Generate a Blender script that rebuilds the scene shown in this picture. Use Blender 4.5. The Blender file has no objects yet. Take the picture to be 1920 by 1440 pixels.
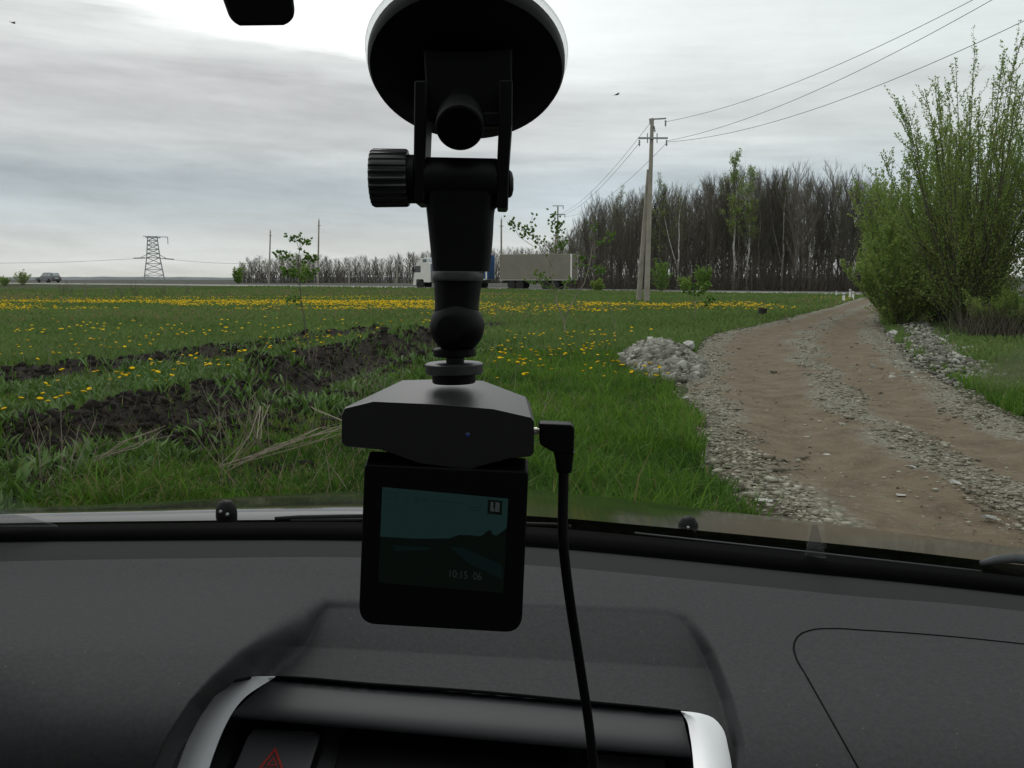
import bpy, math, random
import numpy as np
from mathutils import Vector, Matrix
R = math.radians
sc = bpy.context.scene
COL = sc.collection
# ------------------------------------------------------------------ camera
EYE = np.array([0.0, 0.0, 1.25]); FPX = 1663.0; PITCH = math.atan(197 / FPX)
cd = bpy.data.cameras.new('camera'); cam = bpy.data.objects.new('camera', cd); COL.objects.link(cam)
cam.location = EYE; cam.rotation_euler = (R(90) - PITCH, 0, 0)
cd.sensor_width = 36; cd.lens = 36 * FPX / 1920; cd.clip_start = 0.01; cd.clip_end = 6000
sc.camera = cam
sc.view_settings.view_transform = 'Standard'; sc.view_settings.look = 'None'
sc.view_settings.exposure = 0; sc.view_settings.gamma = 1
sc.cycles.use_denoising = True
try: sc.cycles.denoiser = 'OPENIMAGEDENOISE'
except Exception: pass
sc.cycles.max_bounces = 8; sc.cycles.transparent_max_bounces = 16
sc.cycles.diffuse_bounces = 3; sc.cycles.glossy_bounces = 3
# ------------------------------------------------------------------ sky (overcast) and sun
SUN_EL, SUN_AZ = R(48), R(-12)          # azimuth from +Y, negative = to the left
w = bpy.data.worlds.new('World'); sc.world = w; w.use_nodes = True
nt = w.node_tree; N = nt.nodes; Lk = nt.links
for n in list(N): N.remove(n)
def nd(t, **k):
    n = N.new(t)
    for a, b in k.items(): setattr(n, a, b)
    return n
def mth(op, a, b=None, c=None, clamp=False):
    n = nd('ShaderNodeMath', operation=op); n.use_clamp = clamp
    for i, v in enumerate((a, b, c)):
        if v is None: continue
        if isinstance(v, (int, float)): n.inputs[i].default_value = v
        else: Lk.new(v, n.inputs[i])
    return n.outputs[0]
def ramp(fac, pts, interp='LINEAR'):
    r = nd('ShaderNodeValToRGB'); cr = r.color_ramp; cr.interpolation = interp
    while len(cr.elements) < len(pts): cr.elements.new(0.5)
    for e, (p, c) in zip(cr.elements, pts):
        e.position = p; e.color = (c if len(c) == 4 else (*c, 1))
    Lk.new(fac, r.inputs[0]); return r.outputs[0]
tc = nd('ShaderNodeTexCoord'); sp = nd('ShaderNodeSeparateXYZ'); Lk.new(tc.outputs['Generated'], sp.inputs[0])
X, Y, Z = sp.outputs
az = mth('ARCTAN2', X, Y); el = mth('ARCSINE', Z)
cmb = nd('ShaderNodeCombineXYZ')
Lk.new(mth('MULTIPLY', az, 1.7), cmb.inputs[0])
Lk.new(mth('ADD', mth('MULTIPLY', el, 13.0), mth('MULTIPLY', az, 0.5)), cmb.inputs[1])
n1 = nd('ShaderNodeTexNoise'); n1.inputs['Scale'].default_value = 1.35; n1.inputs['Detail'].default_value = 7; n1.inputs['Roughness'].default_value = 0.55
n1.inputs['Distortion'].default_value = 0.35
Lk.new(cmb.outputs[0], n1.inputs['Vector'])
n2 = nd('ShaderNodeTexNoise'); n2.inputs['Scale'].default_value = 5.0; n2.inputs['Detail'].default_value = 6; n2.inputs['Roughness'].default_value = 0.6
Lk.new(cmb.outputs[0], n2.inputs['Vector'])
nn = mth('SUBTRACT', n1.outputs[0], 0.5); nf = mth('SUBTRACT', n2.outputs[0], 0.5)
elw = mth('ADD', el, mth('MULTIPLY', nn, 0.05))
# cloud layers by (warped) elevation, 0..30 degrees mapped to 0..1
band = ramp(mth('DIVIDE', elw, R(30), clamp=True), [
    (0.0, (0.60, 0.60, 0.575)), (0.05, (0.575, 0.585, 0.575)), (0.11, (0.50, 0.525, 0.535)), (0.155, (0.435, 0.485, 0.52)),
    (0.21, (0.43, 0.475, 0.508)), (0.26, (0.57, 0.58, 0.585)), (0.31, (0.48, 0.49, 0.495)), (0.37, (0.50, 0.505, 0.51)),
    (0.43, (0.60, 0.61, 0.615)), (0.50, (0.76, 0.78, 0.78)), (0.60, (0.86, 0.88, 0.88)), (1.0, (0.95, 0.96, 0.96))], 'B_SPLINE')
# right half of the sky is thinner and paler
side = ramp(mth('ADD', mth('MULTIPLY', az, 0.9), 0.5, clamp=True), [(0.30, (0.93, 0.925, 0.92)), (0.50, (1.0, 1.0, 1.0)), (0.60, (1.10, 1.115, 1.115)), (0.85, (1.03, 1.05, 1.05))])
mul = nd('ShaderNodeMix', data_type='RGBA', blend_type='MULTIPLY'); mul.inputs[0].default_value = 1
Lk.new(band, mul.inputs[6]); Lk.new(side, mul.inputs[7])
texg = mth('ADD', mth('ADD', 1.0, mth('MULTIPLY', nn, 1.0)), mth('MULTIPLY', nf, 0.34))
sc1 = nd('ShaderNodeMix', data_type='RGBA', blend_type='MULTIPLY'); sc1.inputs[0].default_value = 1
Lk.new(mul.outputs[2], sc1.inputs[6]); cmb2 = nd('ShaderNodeCombineXYZ')
for i in range(3): Lk.new(texg, cmb2.inputs[i])
Lk.new(cmb2.outputs[0], sc1.inputs[7])
# the bright thin cloud above the slanting edge of the dark layer
edge = mth('ADD', mth('SUBTRACT', el, mth('ADD', R(12.6), mth('MULTIPLY', az, -0.095))), mth('MULTIPLY', mth('ADD', nn, mth('MULTIPLY', nf, 0.5)), 0.045))
wid = mth('ADD', 0.012, mth('MAXIMUM', 0.0, mth('MULTIPLY', mth('ADD', az, 0.12), 0.35)))
msk = mth('DIVIDE', mth('ADD', edge, mth('MULTIPLY', wid, 0.4)), wid, clamp=True)
glow = ramp(mth('ADD', mth('MULTIPLY', az, 0.9), 0.5, clamp=True), [(0.0, (0.78, 0.79, 0.79)), (0.30, (0.98, 0.98, 0.98)), (0.42, (1.04, 1.04, 1.04)), (0.55, (0.82, 0.84, 0.845)), (0.68, (0.72, 0.745, 0.745)), (0.9, (0.62, 0.655, 0.655))])
mx = nd('ShaderNodeMix', data_type='RGBA'); Lk.new(msk, mx.inputs[0]); Lk.new(sc1.outputs[2], mx.inputs[6])
gm = nd('ShaderNodeMix', data_type='RGBA', blend_type='MULTIPLY'); gm.inputs[0].default_value = 1
Lk.new(glow, gm.inputs[6]); cmb3 = nd('ShaderNodeCombineXYZ'); tg2 = mth('ADD', 1.0, mth('MULTIPLY', nf, 0.12))
for i in range(3): Lk.new(tg2, cmb3.inputs[i])
Lk.new(cmb3.outputs[0], gm.inputs[7]); Lk.new(gm.outputs[2], mx.inputs[7])
sky = nd('ShaderNodeTexSky', sky_type='NISHITA', sun_disc=False, sun_elevation=SUN_EL, sun_rotation=SUN_AZ)
b1 = nd('ShaderNodeBackground'); Lk.new(sky.outputs[0], b1.inputs[0]); b1.inputs[1].default_value = 0.06
b2 = nd('ShaderNodeBackground'); Lk.new(mx.outputs[2], b2.inputs[0]); b2.inputs[1].default_value = 1.29
ms = nd('ShaderNodeMixShader'); ms.inputs[0].default_value = 0.97
Lk.new(b1.outputs[0], ms.inputs[1]); Lk.new(b2.outputs[0], ms.inputs[2])
wo = nd('ShaderNodeOutputWorld'); Lk.new(ms.outputs[0], wo.inputs[0])
sl = bpy.data.lights.new('sun', 'SUN'); sl.energy = 0.8; sl.angle = R(25); sl.color = (1, 0.96, 0.9)
so = bpy.data.objects.new('sun', sl); COL.objects.link(so)
sdir = Vector((math.sin(SUN_AZ) * math.cos(SUN_EL), math.cos(SUN_AZ) * math.cos(SUN_EL), math.sin(SUN_EL)))
so.rotation_euler = sdir.to_track_quat('Z', 'Y').to_euler(); so.location = (0, 0, 60)

# ------------------------------------------------------------------ helpers
def raydir(px, py):
    cx = (np.asarray(px, float) - 960) / FPX; cy = (720 - np.asarray(py, float)) / FPX
    return cx, math.cos(PITCH) + cy * math.sin(PITCH), -math.sin(PITCH) + cy * math.cos(PITCH)
def PT(px, py, Yd):
    a, b, c = raydir(px, py); s = Yd / b
    return Vector((float(a * s), float(Yd), float(1.25 + c * s)))
def GP(px, py, z=0.0):
    a, b, c = raydir(px, py); s = (z - 1.25) / c
    return Vector((float(a * s), float(b * s), float(z)))
def vnoise(x, y, seed=0):
    """smooth value noise in 0..1 on numpy arrays"""
    x = np.asarray(x, float); y = np.asarray(y, float)
    xi = np.floor(x).astype(np.int64); yi = np.floor(y).astype(np.int64)
    fx = x - xi; fy = y - yi; fx = fx * fx * (3 - 2 * fx); fy = fy * fy * (3 - 2 * fy)
    def h(a, b):
        n = (a * 374761393 + b * 668265263 + seed * 974711) & 0x7fffffff
        n = ((n ^ (n >> 13)) * 1274126177) & 0x7fffffff
        return ((n ^ (n >> 16)) & 0xffff) / 65535.0
    return (h(xi, yi) * (1 - fx) + h(xi + 1, yi) * fx) * (1 - fy) + (h(xi, yi + 1) * (1 - fx) + h(xi + 1, yi + 1) * fx) * fy
def fbm(x, y, seed=0, o=4):
    s = 0; a = 0.5
    for i in range(o): s = s + a * vnoise(np.asarray(x) * 2 ** i, np.asarray(y) * 2 ** i, seed + i * 7); a *= 0.5
    return s / (1 - 0.5 ** o)
def sstep(a, b, x):
    t = np.clip((np.asarray(x, float) - a) / (b - a), 0, 1); return t * t * (3 - 2 * t)

def tag(o, label, cat, group=None):
    o['label'] = label; o['category'] = cat
    if group: o['group'] = group
    return o
def kind(o, k, label=None, cat=None):
    o['kind'] = k
    if label: o['label'] = label
    if cat: o['category'] = cat
    return o
def thing(name, label, cat, loc=(0, 0, 0), rz=0.0, group=None):
    o = bpy.data.objects.new(name, None); COL.objects.link(o); o.empty_display_size = 0.1
    o.location = loc; o.rotation_euler = (0, 0, rz)
    return tag(o, label, cat, group)
def root_of(o):
    while o.parent: o = o.parent
    return o
def link(name, me, parent=None):
    o = bpy.data.objects.new(name, me); COL.objects.link(o)
    if parent is not None: o.parent = parent
    return o
def children(o): return [c for c in bpy.data.objects if c.parent is o]
def copy_tree(o, parent=None, kids=None):
    c = o.copy(); COL.objects.link(c)
    if parent is not None: c.parent = parent
    for ch in (kids[o.name] if kids else children(o)): copy_tree(ch, c, None)
    return c

class MB:
    def __init__(s): s.v = []; s.f = []; s.m = []
    def add(s, vs, fs, mi=0):
        b = len(s.v); s.v += [tuple(map(float, p)) for p in vs]
        s.f += [tuple(b + i for i in f) for f in fs]; s.m += [mi] * len(fs); return s
    def box(s, c, d, mi=0, M=None):
        x, y, z = (q / 2 for q in d)
        vs = [Vector((a * x, b_ * y, e * z)) for a in (-1, 1) for b_ in (-1, 1) for e in (-1, 1)]
        if M is not None: vs = [M @ q for q in vs]
        vs = [q + Vector(c) for q in vs]
        return s.add(vs, [(0, 1, 3, 2), (4, 6, 7, 5), (0, 4, 5, 1), (2, 3, 7, 6), (0, 2, 6, 4), (1, 5, 7, 3)], mi)
    def bar(s, p, q, wx, wy=None, mi=0):
        p = Vector(p); q = Vector(q); d = q - p
        M = d.to_track_quat('Z', 'Y').to_matrix()
        return s.box((p + q) / 2, (wx, wy or wx, d.length), mi, M)
    def tube(s, path, rad, n=6, mi=0, cap=True):
        path = [Vector(p) for p in path]
        if not hasattr(rad, '__len__'): rad = [rad] * len(path)
        vs = []; k = len(path); a = None
        for i, p in enumerate(path):
            t = (path[min(i + 1, k - 1)] - path[max(i - 1, 0)])
            t = t.normalized() if t.length > 1e-9 else Vector((0, 0, 1))
            if a is None:
                a = t.orthogonal().normalized()
            else:
                a = (a - t * a.dot(t)); a = a.normalized() if a.length > 1e-6 else t.orthogonal().normalized()
            b = t.cross(a)
            for j in range(n):
                th = 2 * math.pi * j / n
                vs.append(p + (a * math.cos(th) + b * math.sin(th)) * rad[i])
        fs = [(i * n + j, i * n + (j + 1) % n, (i + 1) * n + (j + 1) % n, (i + 1) * n + j) for i in range(k - 1) for j in range(n)]
        if cap and n > 3: fs += [tuple(range(n))[::-1], tuple((k - 1) * n + j for j in range(n))]
        return s.add(vs, fs, mi)
    def lathe(s, prof, o, axis, n=32, mi=0, squash=None):
        """prof: (radius, height along axis) from o"""
        axis = Vector(axis).normalized(); o = Vector(o)
        a = axis.cross(Vector((0, 1, 0.001))); a.normalize() if a.length > 1e-3 else None
        if a.length < 1e-3: a = Vector((1, 0, 0))
        b = axis.cross(a); vs = []; k = len(prof)
        for r, h in prof:
            for j in range(n):
                th = 2 * math.pi * j / n; vs.append(o + axis * h + (a * math.cos(th) + b * math.sin(th)) * max(r, 1e-5))
        fs = [(i * n + j, i * n + (j + 1) % n, (i + 1) * n + (j + 1) % n, (i + 1) * n + j) for i in range(k - 1) for j in range(n)]
        fs += [tuple(range(n))[::-1], tuple((k - 1) * n + j for j in range(n))]
        return s.add(vs, fs, mi)
    def loft(s, A, B, mi=0, capa=True, capb=True):
        n = len(A); fs = [(i, (i + 1) % n, n + (i + 1) % n, n + i) for i in range(n)]
        if capa: fs.append(tuple(range(n))[::-1])
        if capb: fs.append(tuple(range(n, 2 * n)))
        return s.add(list(A) + list(B), fs, mi)
    def slab(s, outline, Yd, depth, mi=0, dz=0.0, dx=0.0):
        """polygon seen at pixel outline at distance Yd, given a real thickness going away from the eye"""
        A = [PT(x, y, Yd(x, y) if callable(Yd) else Yd) for x, y in outline]; o = Vector((dx, depth, dz))
        return s.loft(A, [p + o for p in A], mi)
    def rows(s, rws, mi=0):
        n = len(rws[0]); fs = [(i * n + j, i * n + j + 1, (i + 1) * n + j + 1, (i + 1) * n + j) for i in range(len(rws) - 1) for j in range(n - 1)]
        return s.add([p for r in rws for p in r], fs, mi)
    def turn(s, c, a):
        ca, sa = math.cos(a), math.sin(a); s.v = [(c[0] + (x - c[0]) * ca - (y - c[1]) * sa, c[1] + (x - c[0]) * sa + (y - c[1]) * ca, z) for x, y, z in s.v]; return s
    def build(s, name, mats, parent=None, smooth=False, bevel=0, local=False, auto=None):
        me = bpy.data.meshes.new(name); off = Vector((0, 0, 0))
        if parent is not None and not local: off = Vector(root_of(parent).location)
        me.from_pydata([(x - off.x, y - off.y, z - off.z) for x, y, z in s.v], [], s.f)
        for m in (mats if isinstance(mats, (list, tuple)) else [mats]): me.materials.append(m)
        me.polygons.foreach_set('material_index', s.m)
        import bmesh
        bm = bmesh.new(); bm.from_mesh(me); bmesh.ops.recalc_face_normals(bm, faces=bm.faces); bm.to_mesh(me); bm.free()
        if smooth: me.polygons.foreach_set('use_smooth', [True] * len(me.polygons))
        if smooth and auto: me.set_sharp_from_angle(angle=R(auto))
        o = link(name, me, parent)
        if bevel:
            b = o.modifiers.new('bevel', 'BEVEL'); b.width = bevel; b.segments = 3; b.limit_method = 'ANGLE'; b.angle_limit = R(30)
            me.polygons.foreach_set('use_smooth', [True] * len(me.polygons)); b.harden_normals = True
        return o
def np_mesh(name, verts, loops, starts, mats, attrs=None, parent=None, smooth=False, midx=None):
    me = bpy.data.meshes.new(name)
    me.vertices.add(len(verts)); me.vertices.foreach_set('co', np.asarray(verts, np.float32).ravel())
    me.loops.add(len(loops)); me.loops.foreach_set('vertex_index', np.asarray(loops, np.int32))
    me.polygons.add(len(starts)); me.polygons.foreach_set('loop_start', np.asarray(starts, np.int32))
    for k, a in (attrs or {}).items():
        at = me.attributes.new(k, 'FLOAT', 'POINT'); at.data.foreach_set('value', np.asarray(a, np.float32))
    for m in (mats if isinstance(mats, (list, tuple)) else [mats]): me.materials.append(m)
    if midx is not None: me.polygons.foreach_set('material_index', np.asarray(midx, np.int32))
    if smooth: me.polygons.foreach_set('use_smooth', [True] * len(starts))
    me.update(calc_edges=True); me.validate()
    return link(name, me, parent)
def grid_mesh(name, P, mats, attrs=None, smooth=True, wrap=False):
    """P: (rows, cols, 3)"""
    r, c, _ = P.shape; idx = np.arange(r * c).reshape(r, c)
    if wrap: a = idx[:-1]; b = np.roll(idx, -1, 1)[:-1]; d = np.roll(idx, -1, 1)[1:]; e = idx[1:]
    else: a = idx[:-1, :-1]; b = idx[:-1, 1:]; d = idx[1:, 1:]; e = idx[1:, :-1]
    L = np.stack([a, b, d, e], -1).reshape(-1)
    return np_mesh(name, P.reshape(-1, 3), L, np.arange(0, len(L), 4), mats, {k: v.ravel() for k, v in (attrs or {}).items()}, None, smooth)

# ------------------------------------------------------------------ materials
def mat(name, col, rough=0.6, metal=0.0, var=0.0, vscale=20, bump=0.0, bscale=60, spec=0.5, coat=0.0, trans=0.0, attr=None, ramp_cols=None, emit=None, estr=0.0, speck=None, detail=4, bdist=0.01, orand=None):
    m = bpy.data.materials.new(name); m.use_nodes = True; t = m.node_tree; n = t.nodes; l = t.links
    bs = n['Principled BSDF']; bs.inputs['Roughness'].default_value = rough; bs.inputs['Metallic'].default_value = metal
    bs.inputs['Specular IOR Level'].default_value = spec; bs.inputs['Coat Weight'].default_value = coat
    bs.inputs['Base Color'].default_value = (*col, 1)
    if emit: bs.inputs['Emission Color'].default_value = (*emit, 1); bs.inputs['Emission Strength'].default_value = estr
    tcn = n.new('ShaderNodeTexCoord'); csrc = None
    if attr and ramp_cols:
        at = n.new('ShaderNodeAttribute'); at.attribute_name = attr
        rp = n.new('ShaderNodeValToRGB')
        while len(rp.color_ramp.elements) < len(ramp_cols): rp.color_ramp.elements.new(0.5)
        for i, c in enumerate(ramp_cols):
            rp.color_ramp.elements[i].position = i / (len(ramp_cols) - 1); rp.color_ramp.elements[i].color = (*c, 1)
        l.new(at.outputs['Fac'], rp.inputs[0]); csrc = rp.outputs[0]
    if var > 0:
        no = n.new('ShaderNodeTexNoise'); no.inputs['Scale'].default_value = vscale; no.inputs['Detail'].default_value = detail
        l.new(tcn.outputs['Object'], no.inputs['Vector'])
        rp = n.new('ShaderNodeMapRange'); rp.inputs[1].default_value = 0.3; rp.inputs[2].default_value = 0.7
        rp.inputs[3].default_value = 1 - var; rp.inputs[4].default_value = 1 + var; l.new(no.outputs[0], rp.inputs[0])
        mu = n.new('ShaderNodeVectorMath'); mu.operation = 'SCALE'
        if csrc: l.new(csrc, mu.inputs[0])
        else: mu.inputs[0].default_value = col
        l.new(rp.outputs[0], mu.inputs['Scale']); csrc = mu.outputs[0]
    if speck:      # dust specks lying on the surface
        no = n.new('ShaderNodeTexVoronoi'); no.inputs['Scale'].default_value = speck[0]; l.new(tcn.outputs['Object'], no.inputs['Vector'])
        gt = n.new('ShaderNodeMapRange'); gt.inputs[1].default_value = .16; gt.inputs[2].default_value = .08; gt.inputs[3].default_value = 0; gt.inputs[4].default_value = 1; l.new(no.outputs['Distance'], gt.inputs[0])
        sx = n.new('ShaderNodeSeparateXYZ'); l.new(no.outputs['Color'], sx.inputs[0]); g2 = n.new('ShaderNodeMath'); g2.operation = 'GREATER_THAN'; l.new(sx.outputs[0], g2.inputs[0]); g2.inputs[1].default_value = 1 - speck[1]
        m3 = n.new('ShaderNodeMath'); m3.operation = 'MULTIPLY'; l.new(gt.outputs[0], m3.inputs[0]); l.new(g2.outputs[0], m3.inputs[1])
        m4 = n.new('ShaderNodeMath'); m4.operation = 'MULTIPLY'; l.new(m3.outputs[0], m4.inputs[0]); m4.inputs[1].default_value = speck[2]
        mc = n.new('ShaderNodeMix'); mc.data_type = 'RGBA'; l.new(m4.outputs[0], mc.inputs[0]); mc.inputs[7].default_value = (.30, .29, .27, 1)
        if csrc: l.new(csrc, mc.inputs[6])
        else: mc.inputs[6].default_value = (*col, 1)
        csrc = mc.outputs[2]
    if orand:      # every tree has a slightly different tone
        oi = n.new('ShaderNodeObjectInfo'); rp = n.new('ShaderNodeMapRange'); rp.inputs[3].default_value = orand[0]; rp.inputs[4].default_value = orand[1]; l.new(oi.outputs['Random'], rp.inputs[0])
        mu = n.new('ShaderNodeVectorMath'); mu.operation = 'SCALE'; l.new(csrc, mu.inputs[0]); l.new(rp.outputs[0], mu.inputs['Scale']); csrc = mu.outputs[0]
    if csrc: l.new(csrc, bs.inputs['Base Color'])
    if bump > 0:
        no = n.new('ShaderNodeTexNoise'); no.inputs['Scale'].default_value = bscale; no.inputs['Detail'].default_value = 5
        l.new(tcn.outputs['Object'], no.inputs['Vector'])
        bp = n.new('ShaderNodeBump'); bp.inputs['Strength'].default_value = bump; bp.inputs['Distance'].default_value = bdist
        l.new(no.outputs[0], bp.inputs['Height']); l.new(bp.outputs[0], bs.inputs['Normal'])
    if trans > 0:
        tr = n.new('ShaderNodeBsdfTranslucent'); mxs = n.new('ShaderNodeMixShader'); mxs.inputs[0].default_value = trans
        if csrc: l.new(csrc, tr.inputs[0])
        else: tr.inputs[0].default_value = (*col, 1)
        l.new(bs.outputs[0], mxs.inputs[1]); l.new(tr.outputs[0], mxs.inputs[2])
        l.new(mxs.outputs[0], n['Material Output'].inputs[0])
    return m
M = {}
M['grass'] = mat('grass_blade', (.06, .1, .02), .6, attr='shade', ramp_cols=[(.020, .052, .006), (.056, .135, .011), (.125, .230, .022), (.18, .15, .07)], trans=.3, spec=.12)
M['fargrass'] = mat('meadow_blade', (.06, .1, .02), .7, attr='shade', ramp_cols=[(.066, .112, .032), (.102, .167, .046), (.142, .218, .060), (.21, .175, .095)], trans=.3, spec=.08)
M['rubble'] = mat('white_limestone', (.4, .4, .38), .9, attr='shade', ramp_cols=[(.095, .090, .070), (.20, .197, .165), (.36, .357, .31)], bump=.4, bscale=30, spec=.15, var=.2, vscale=9)
M['reed'] = mat('grey_reed', (.11, .09, .065), .9, attr='shade', ramp_cols=[(.05, .042, .03), (.10, .085, .06), (.15, .125, .09)])
M['leaf'] = mat('spring_leaf', (.06, .1, .02), .5, attr='shade', ramp_cols=[(.105, .172, .032), (.172, .262, .052), (.245, .335, .085), (.32, .26, .11)], trans=.45, spec=.2)
M['leaf_bright'] = mat('sapling_leaf', (.06, .1, .02), .5, attr='shade', ramp_cols=[(.08, .16, .02), (.13, .24, .035), (.18, .28, .05)], trans=.4, spec=.3)
M['bark'] = mat('grey_bark', (.145, .130, .108), .9, var=.3, vscale=3, bump=.5, bscale=8, orand=(.5, 1.5))
M['twig'] = mat('bare_twigs', (.122, .110, .086), .9, var=.2, vscale=1, orand=(.55, 1.45))
M['birch'] = mat('birch_bark', (.42, .40, .37), .8, var=.5, vscale=2.5)
M['stem'] = mat('shrub_stem', (.085, .075, .055), .85, var=.25, vscale=8)
M['straw'] = mat('dry_straw', (.30, .25, .17), .85, attr='shade', ramp_cols=[(.11, .09, .065), (.21, .175, .125), (.30, .26, .19)])
M['soil'] = mat('ploughed_soil', (.018, .014, .0105), .95, var=.5, vscale=6, bump=1, bscale=25, bdist=.03, spec=.15)
M['stone'] = mat('pale_limestone', (.33, .33, .30), .9, attr='shade', ramp_cols=[(.105, .092, .064), (.205, .19, .142), (.36, .345, .28)], bump=.5, bscale=30, spec=.2, var=.2, vscale=9)
M['rock'] = mat('pale_rock', (.36, .355, .33), .9, var=.3, vscale=12, bump=.6, bscale=30, spec=.2)
M['yellow'] = mat('dandelion_yellow', (.60, .38, .003), .8, var=.2, vscale=40, spec=.03)
M['fstem'] = mat('dandelion_stem', (.07, .11, .03), .6)
M['concrete'] = mat('pole_concrete', (.29, .265, .225), .9, var=.18, vscale=2.0, bump=.3, bscale=30)
M['steel'] = mat('galvanised_steel', (.27, .30, .30), .6, metal=.1, var=.15, vscale=1)
M['dark_steel'] = mat('dark_steel', (.06, .065, .07), .6, metal=.3)
M['wire'] = mat('wire', (.10, .11, .115), .6)
M['white_paint'] = mat('white_paint', (.75, .75, .72), .5, var=.08, vscale=5)
M['black'] = mat('black_plastic', (.0035, .0035, .004), .5, spec=.14, bump=.06, bscale=900, bdist=.0005)
M['black_matte'] = mat('black_rubber', (.008, .008, .008), .7)
M['tyre'] = mat('tyre_rubber', (.018, .018, .018), .9)
M['dark_grey'] = mat('dark_underbody', (.04, .04, .04), .8)
M['glass_dark'] = mat('vehicle_glass', (.03, .04, .045), .08, spec=.8)
# ================================================================== GROUND
TY = [-30, -10, 2, 4, 5, 7.5, 10.5, 14, 19.5, 25.5, 33, 39, 44, 50, 57, 62]
TL = [1.1, 1.1, 1.1, 1.10, 1.17, 1.57, 2.02, 2.84, 4.4, 7.4, 11.0, 14.0, 16.2, 19.0, 22.2, 24.5]
TR = [5.6, 5.4, 5.0, 4.6, 4.35, 4.5, 5.3, 6.4, 8.4, 10.6, 13.9, 16.6, 19.0, 22.0, 25.6, 28.4]
def cr(xs, ys, x):      # smooth interpolation
    xs = np.asarray(xs, float); ys = np.asarray(ys, float)
    m = np.gradient(ys, xs); i = np.clip(np.searchsorted(xs, x) - 1, 0, len(xs) - 2)
    h = xs[i + 1] - xs[i]; t = np.clip((x - xs[i]) / h, 0, 1); t2 = t * t; t3 = t2 * t
    return (2*t3-3*t2+1)*ys[i] + (t3-2*t2+t)*h*m[i] + (-2*t3+3*t2)*ys[i+1] + (t3-t2)*h*m[i+1]
def track_t(x, y):
    l = cr(TY, TL, y); r = cr(TY, TR, y); return (x - l) / (r - l), r - l
AY = [4, 8, 10.5, 14, 18.5, 20.5, 23.5]; AX = [-7.8, -7, -6.1, -5, -4.05, -2.5, .3]
BY = [2, 4.5, 6.3, 8, 9.6, 13.2, 16.5, 19]; BX = [-4.5, -3.85, -3.2, -2.75, -2.35, -1.95, -1.4, -.8]
def furrow(x, y):
    a = x - np.interp(y, AY, AX) + .25 * (fbm(x * .8, y * .8, 3) - .5); wa = sstep(3, 6, y) * (1 - sstep(22.5, 24.5, y))
    b = x - np.interp(y, BY, BX) + .35 * (fbm(x * .7, y * .7, 5) - .5); wb = 1 - sstep(17.5, 20, y)
    return a, wa, b, wb
def soil_mask(x, y):
    a, wa, b, wb = furrow(x, y); n = fbm(x * 2.2, y * 2.2, 11)
    sa = wa * (1 - sstep(.38, .66, np.abs(a) + .6 * (n - .5))); sb = wb * (1 - sstep(.70, 1.12, np.abs(b + .05 * (1 - sstep(6, 10, y))) * (1 - .25 * (1 - sstep(5.5, 10, y))) + 1.1 * (n - .5)))
    pt = .85 * sstep(.52, .62, fbm(x * 1.4 + 5, y * 1.4, 13)) * sstep(-.9, -1.6, x) * (1 - sstep(7.5, 9, y))
    return np.maximum(np.maximum(sa, sb), pt)
# the main road (near edge points) : x, y, z
ROADN = np.array([(-420, 300, .9), (-190, 195, .75), (-80, 138, .59), (-48, 122, .47), (-21, 110.5, .30), (-1.56, 103.5, .12), (8.2, 98.5, .0), (13, 94, -.03), (23.4, 80, .0), (31, 68, .0), (45, 45, .0), (60, 20, 0)])
def dense(P, n=240):
    d = np.r_[0, np.cumsum(np.linalg.norm(np.diff(P[:, :2], axis=0), axis=1))]
    s = np.linspace(0, d[-1], n); return np.stack([cr(d, P[:, k], s) for k in range(3)], 1)
RN = dense(ROADN); tg = np.gradient(RN[:, :2], axis=0); tg /= np.linalg.norm(tg, axis=1)[:, None]
RNORM = np.stack([-tg[:, 1], tg[:, 0]], 1)         # pointing away from the eye
RNORM *= np.where((RNORM[:, 1] > 0), 1, -1)[:, None]
def road_side(x, y):
    """signed distance from near edge (negative = our side) and road height there"""
    sh = np.shape(x); x = np.ravel(x); y = np.ravel(y); out = np.empty(len(x)); hz = np.empty(len(x))
    for k in range(0, len(x), 20000):
        dx = x[k:k+20000, None] - RN[None, :, 0]; dy = y[k:k+20000, None] - RN[None, :, 1]
        i = np.argmin(dx * dx + dy * dy, 1); j = np.arange(len(i))
        out[k:k+20000] = dx[j, i] * RNORM[i, 0] + dy[j, i] * RNORM[i, 1]; hz[k:k+20000] = RN[i, 2]
    return out.reshape(sh), hz.reshape(sh)
def ground_z(x, y, detail=True):
    x = np.asarray(x, float); y = np.asarray(y, float); r = np.hypot(x, y)
    z = .10 * (fbm(x * .12, y * .12, 1) - .5) * sstep(4, 15, r)
    z = z + .05 * (fbm(x * .9, y * .9, 2) - .5)
    a, wa, b, wb = furrow(x, y); n = fbm(x * 3.1, y * 3.1, 21); n2 = vnoise(x * 1.3, y * 1.3, 22)
    z = z + wa * (.10 + .22 * n * n2) * np.exp(-(a / .38) ** 2) + wb * ((.14 + .42 * n * n2) * np.exp(-((b + .75) / .40) ** 2) + .20 * n * np.exp(-((b - .75) / .35) ** 2) - .12 * np.exp(-(b / .45) ** 2))
    t, w = track_t(x, y); inside = sstep(-.35, .05, np.minimum(t, 1 - t) * w) * (1 - sstep(60, 63, y))
    z = z * (1 - inside) - .05 * inside * sstep(0, .3, np.minimum(t, 1 - t) * w)
    d, hz = road_side(x, y)
    near = sstep(-14, -.6, d); z = z * (1 - near) + (hz - .05) * near
    far = sstep(9, 30, d); z = np.where(d > 9, (hz - .05) * (1 - far) + far * (np.clip(hz, -.2, .3) - .15), z)
    z = np.where(r > 600, np.clip(z, -.5, .4), z)
    return z
def gz1(x, y): return float(ground_z(np.array([x]), np.array([y]))[0])
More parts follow.
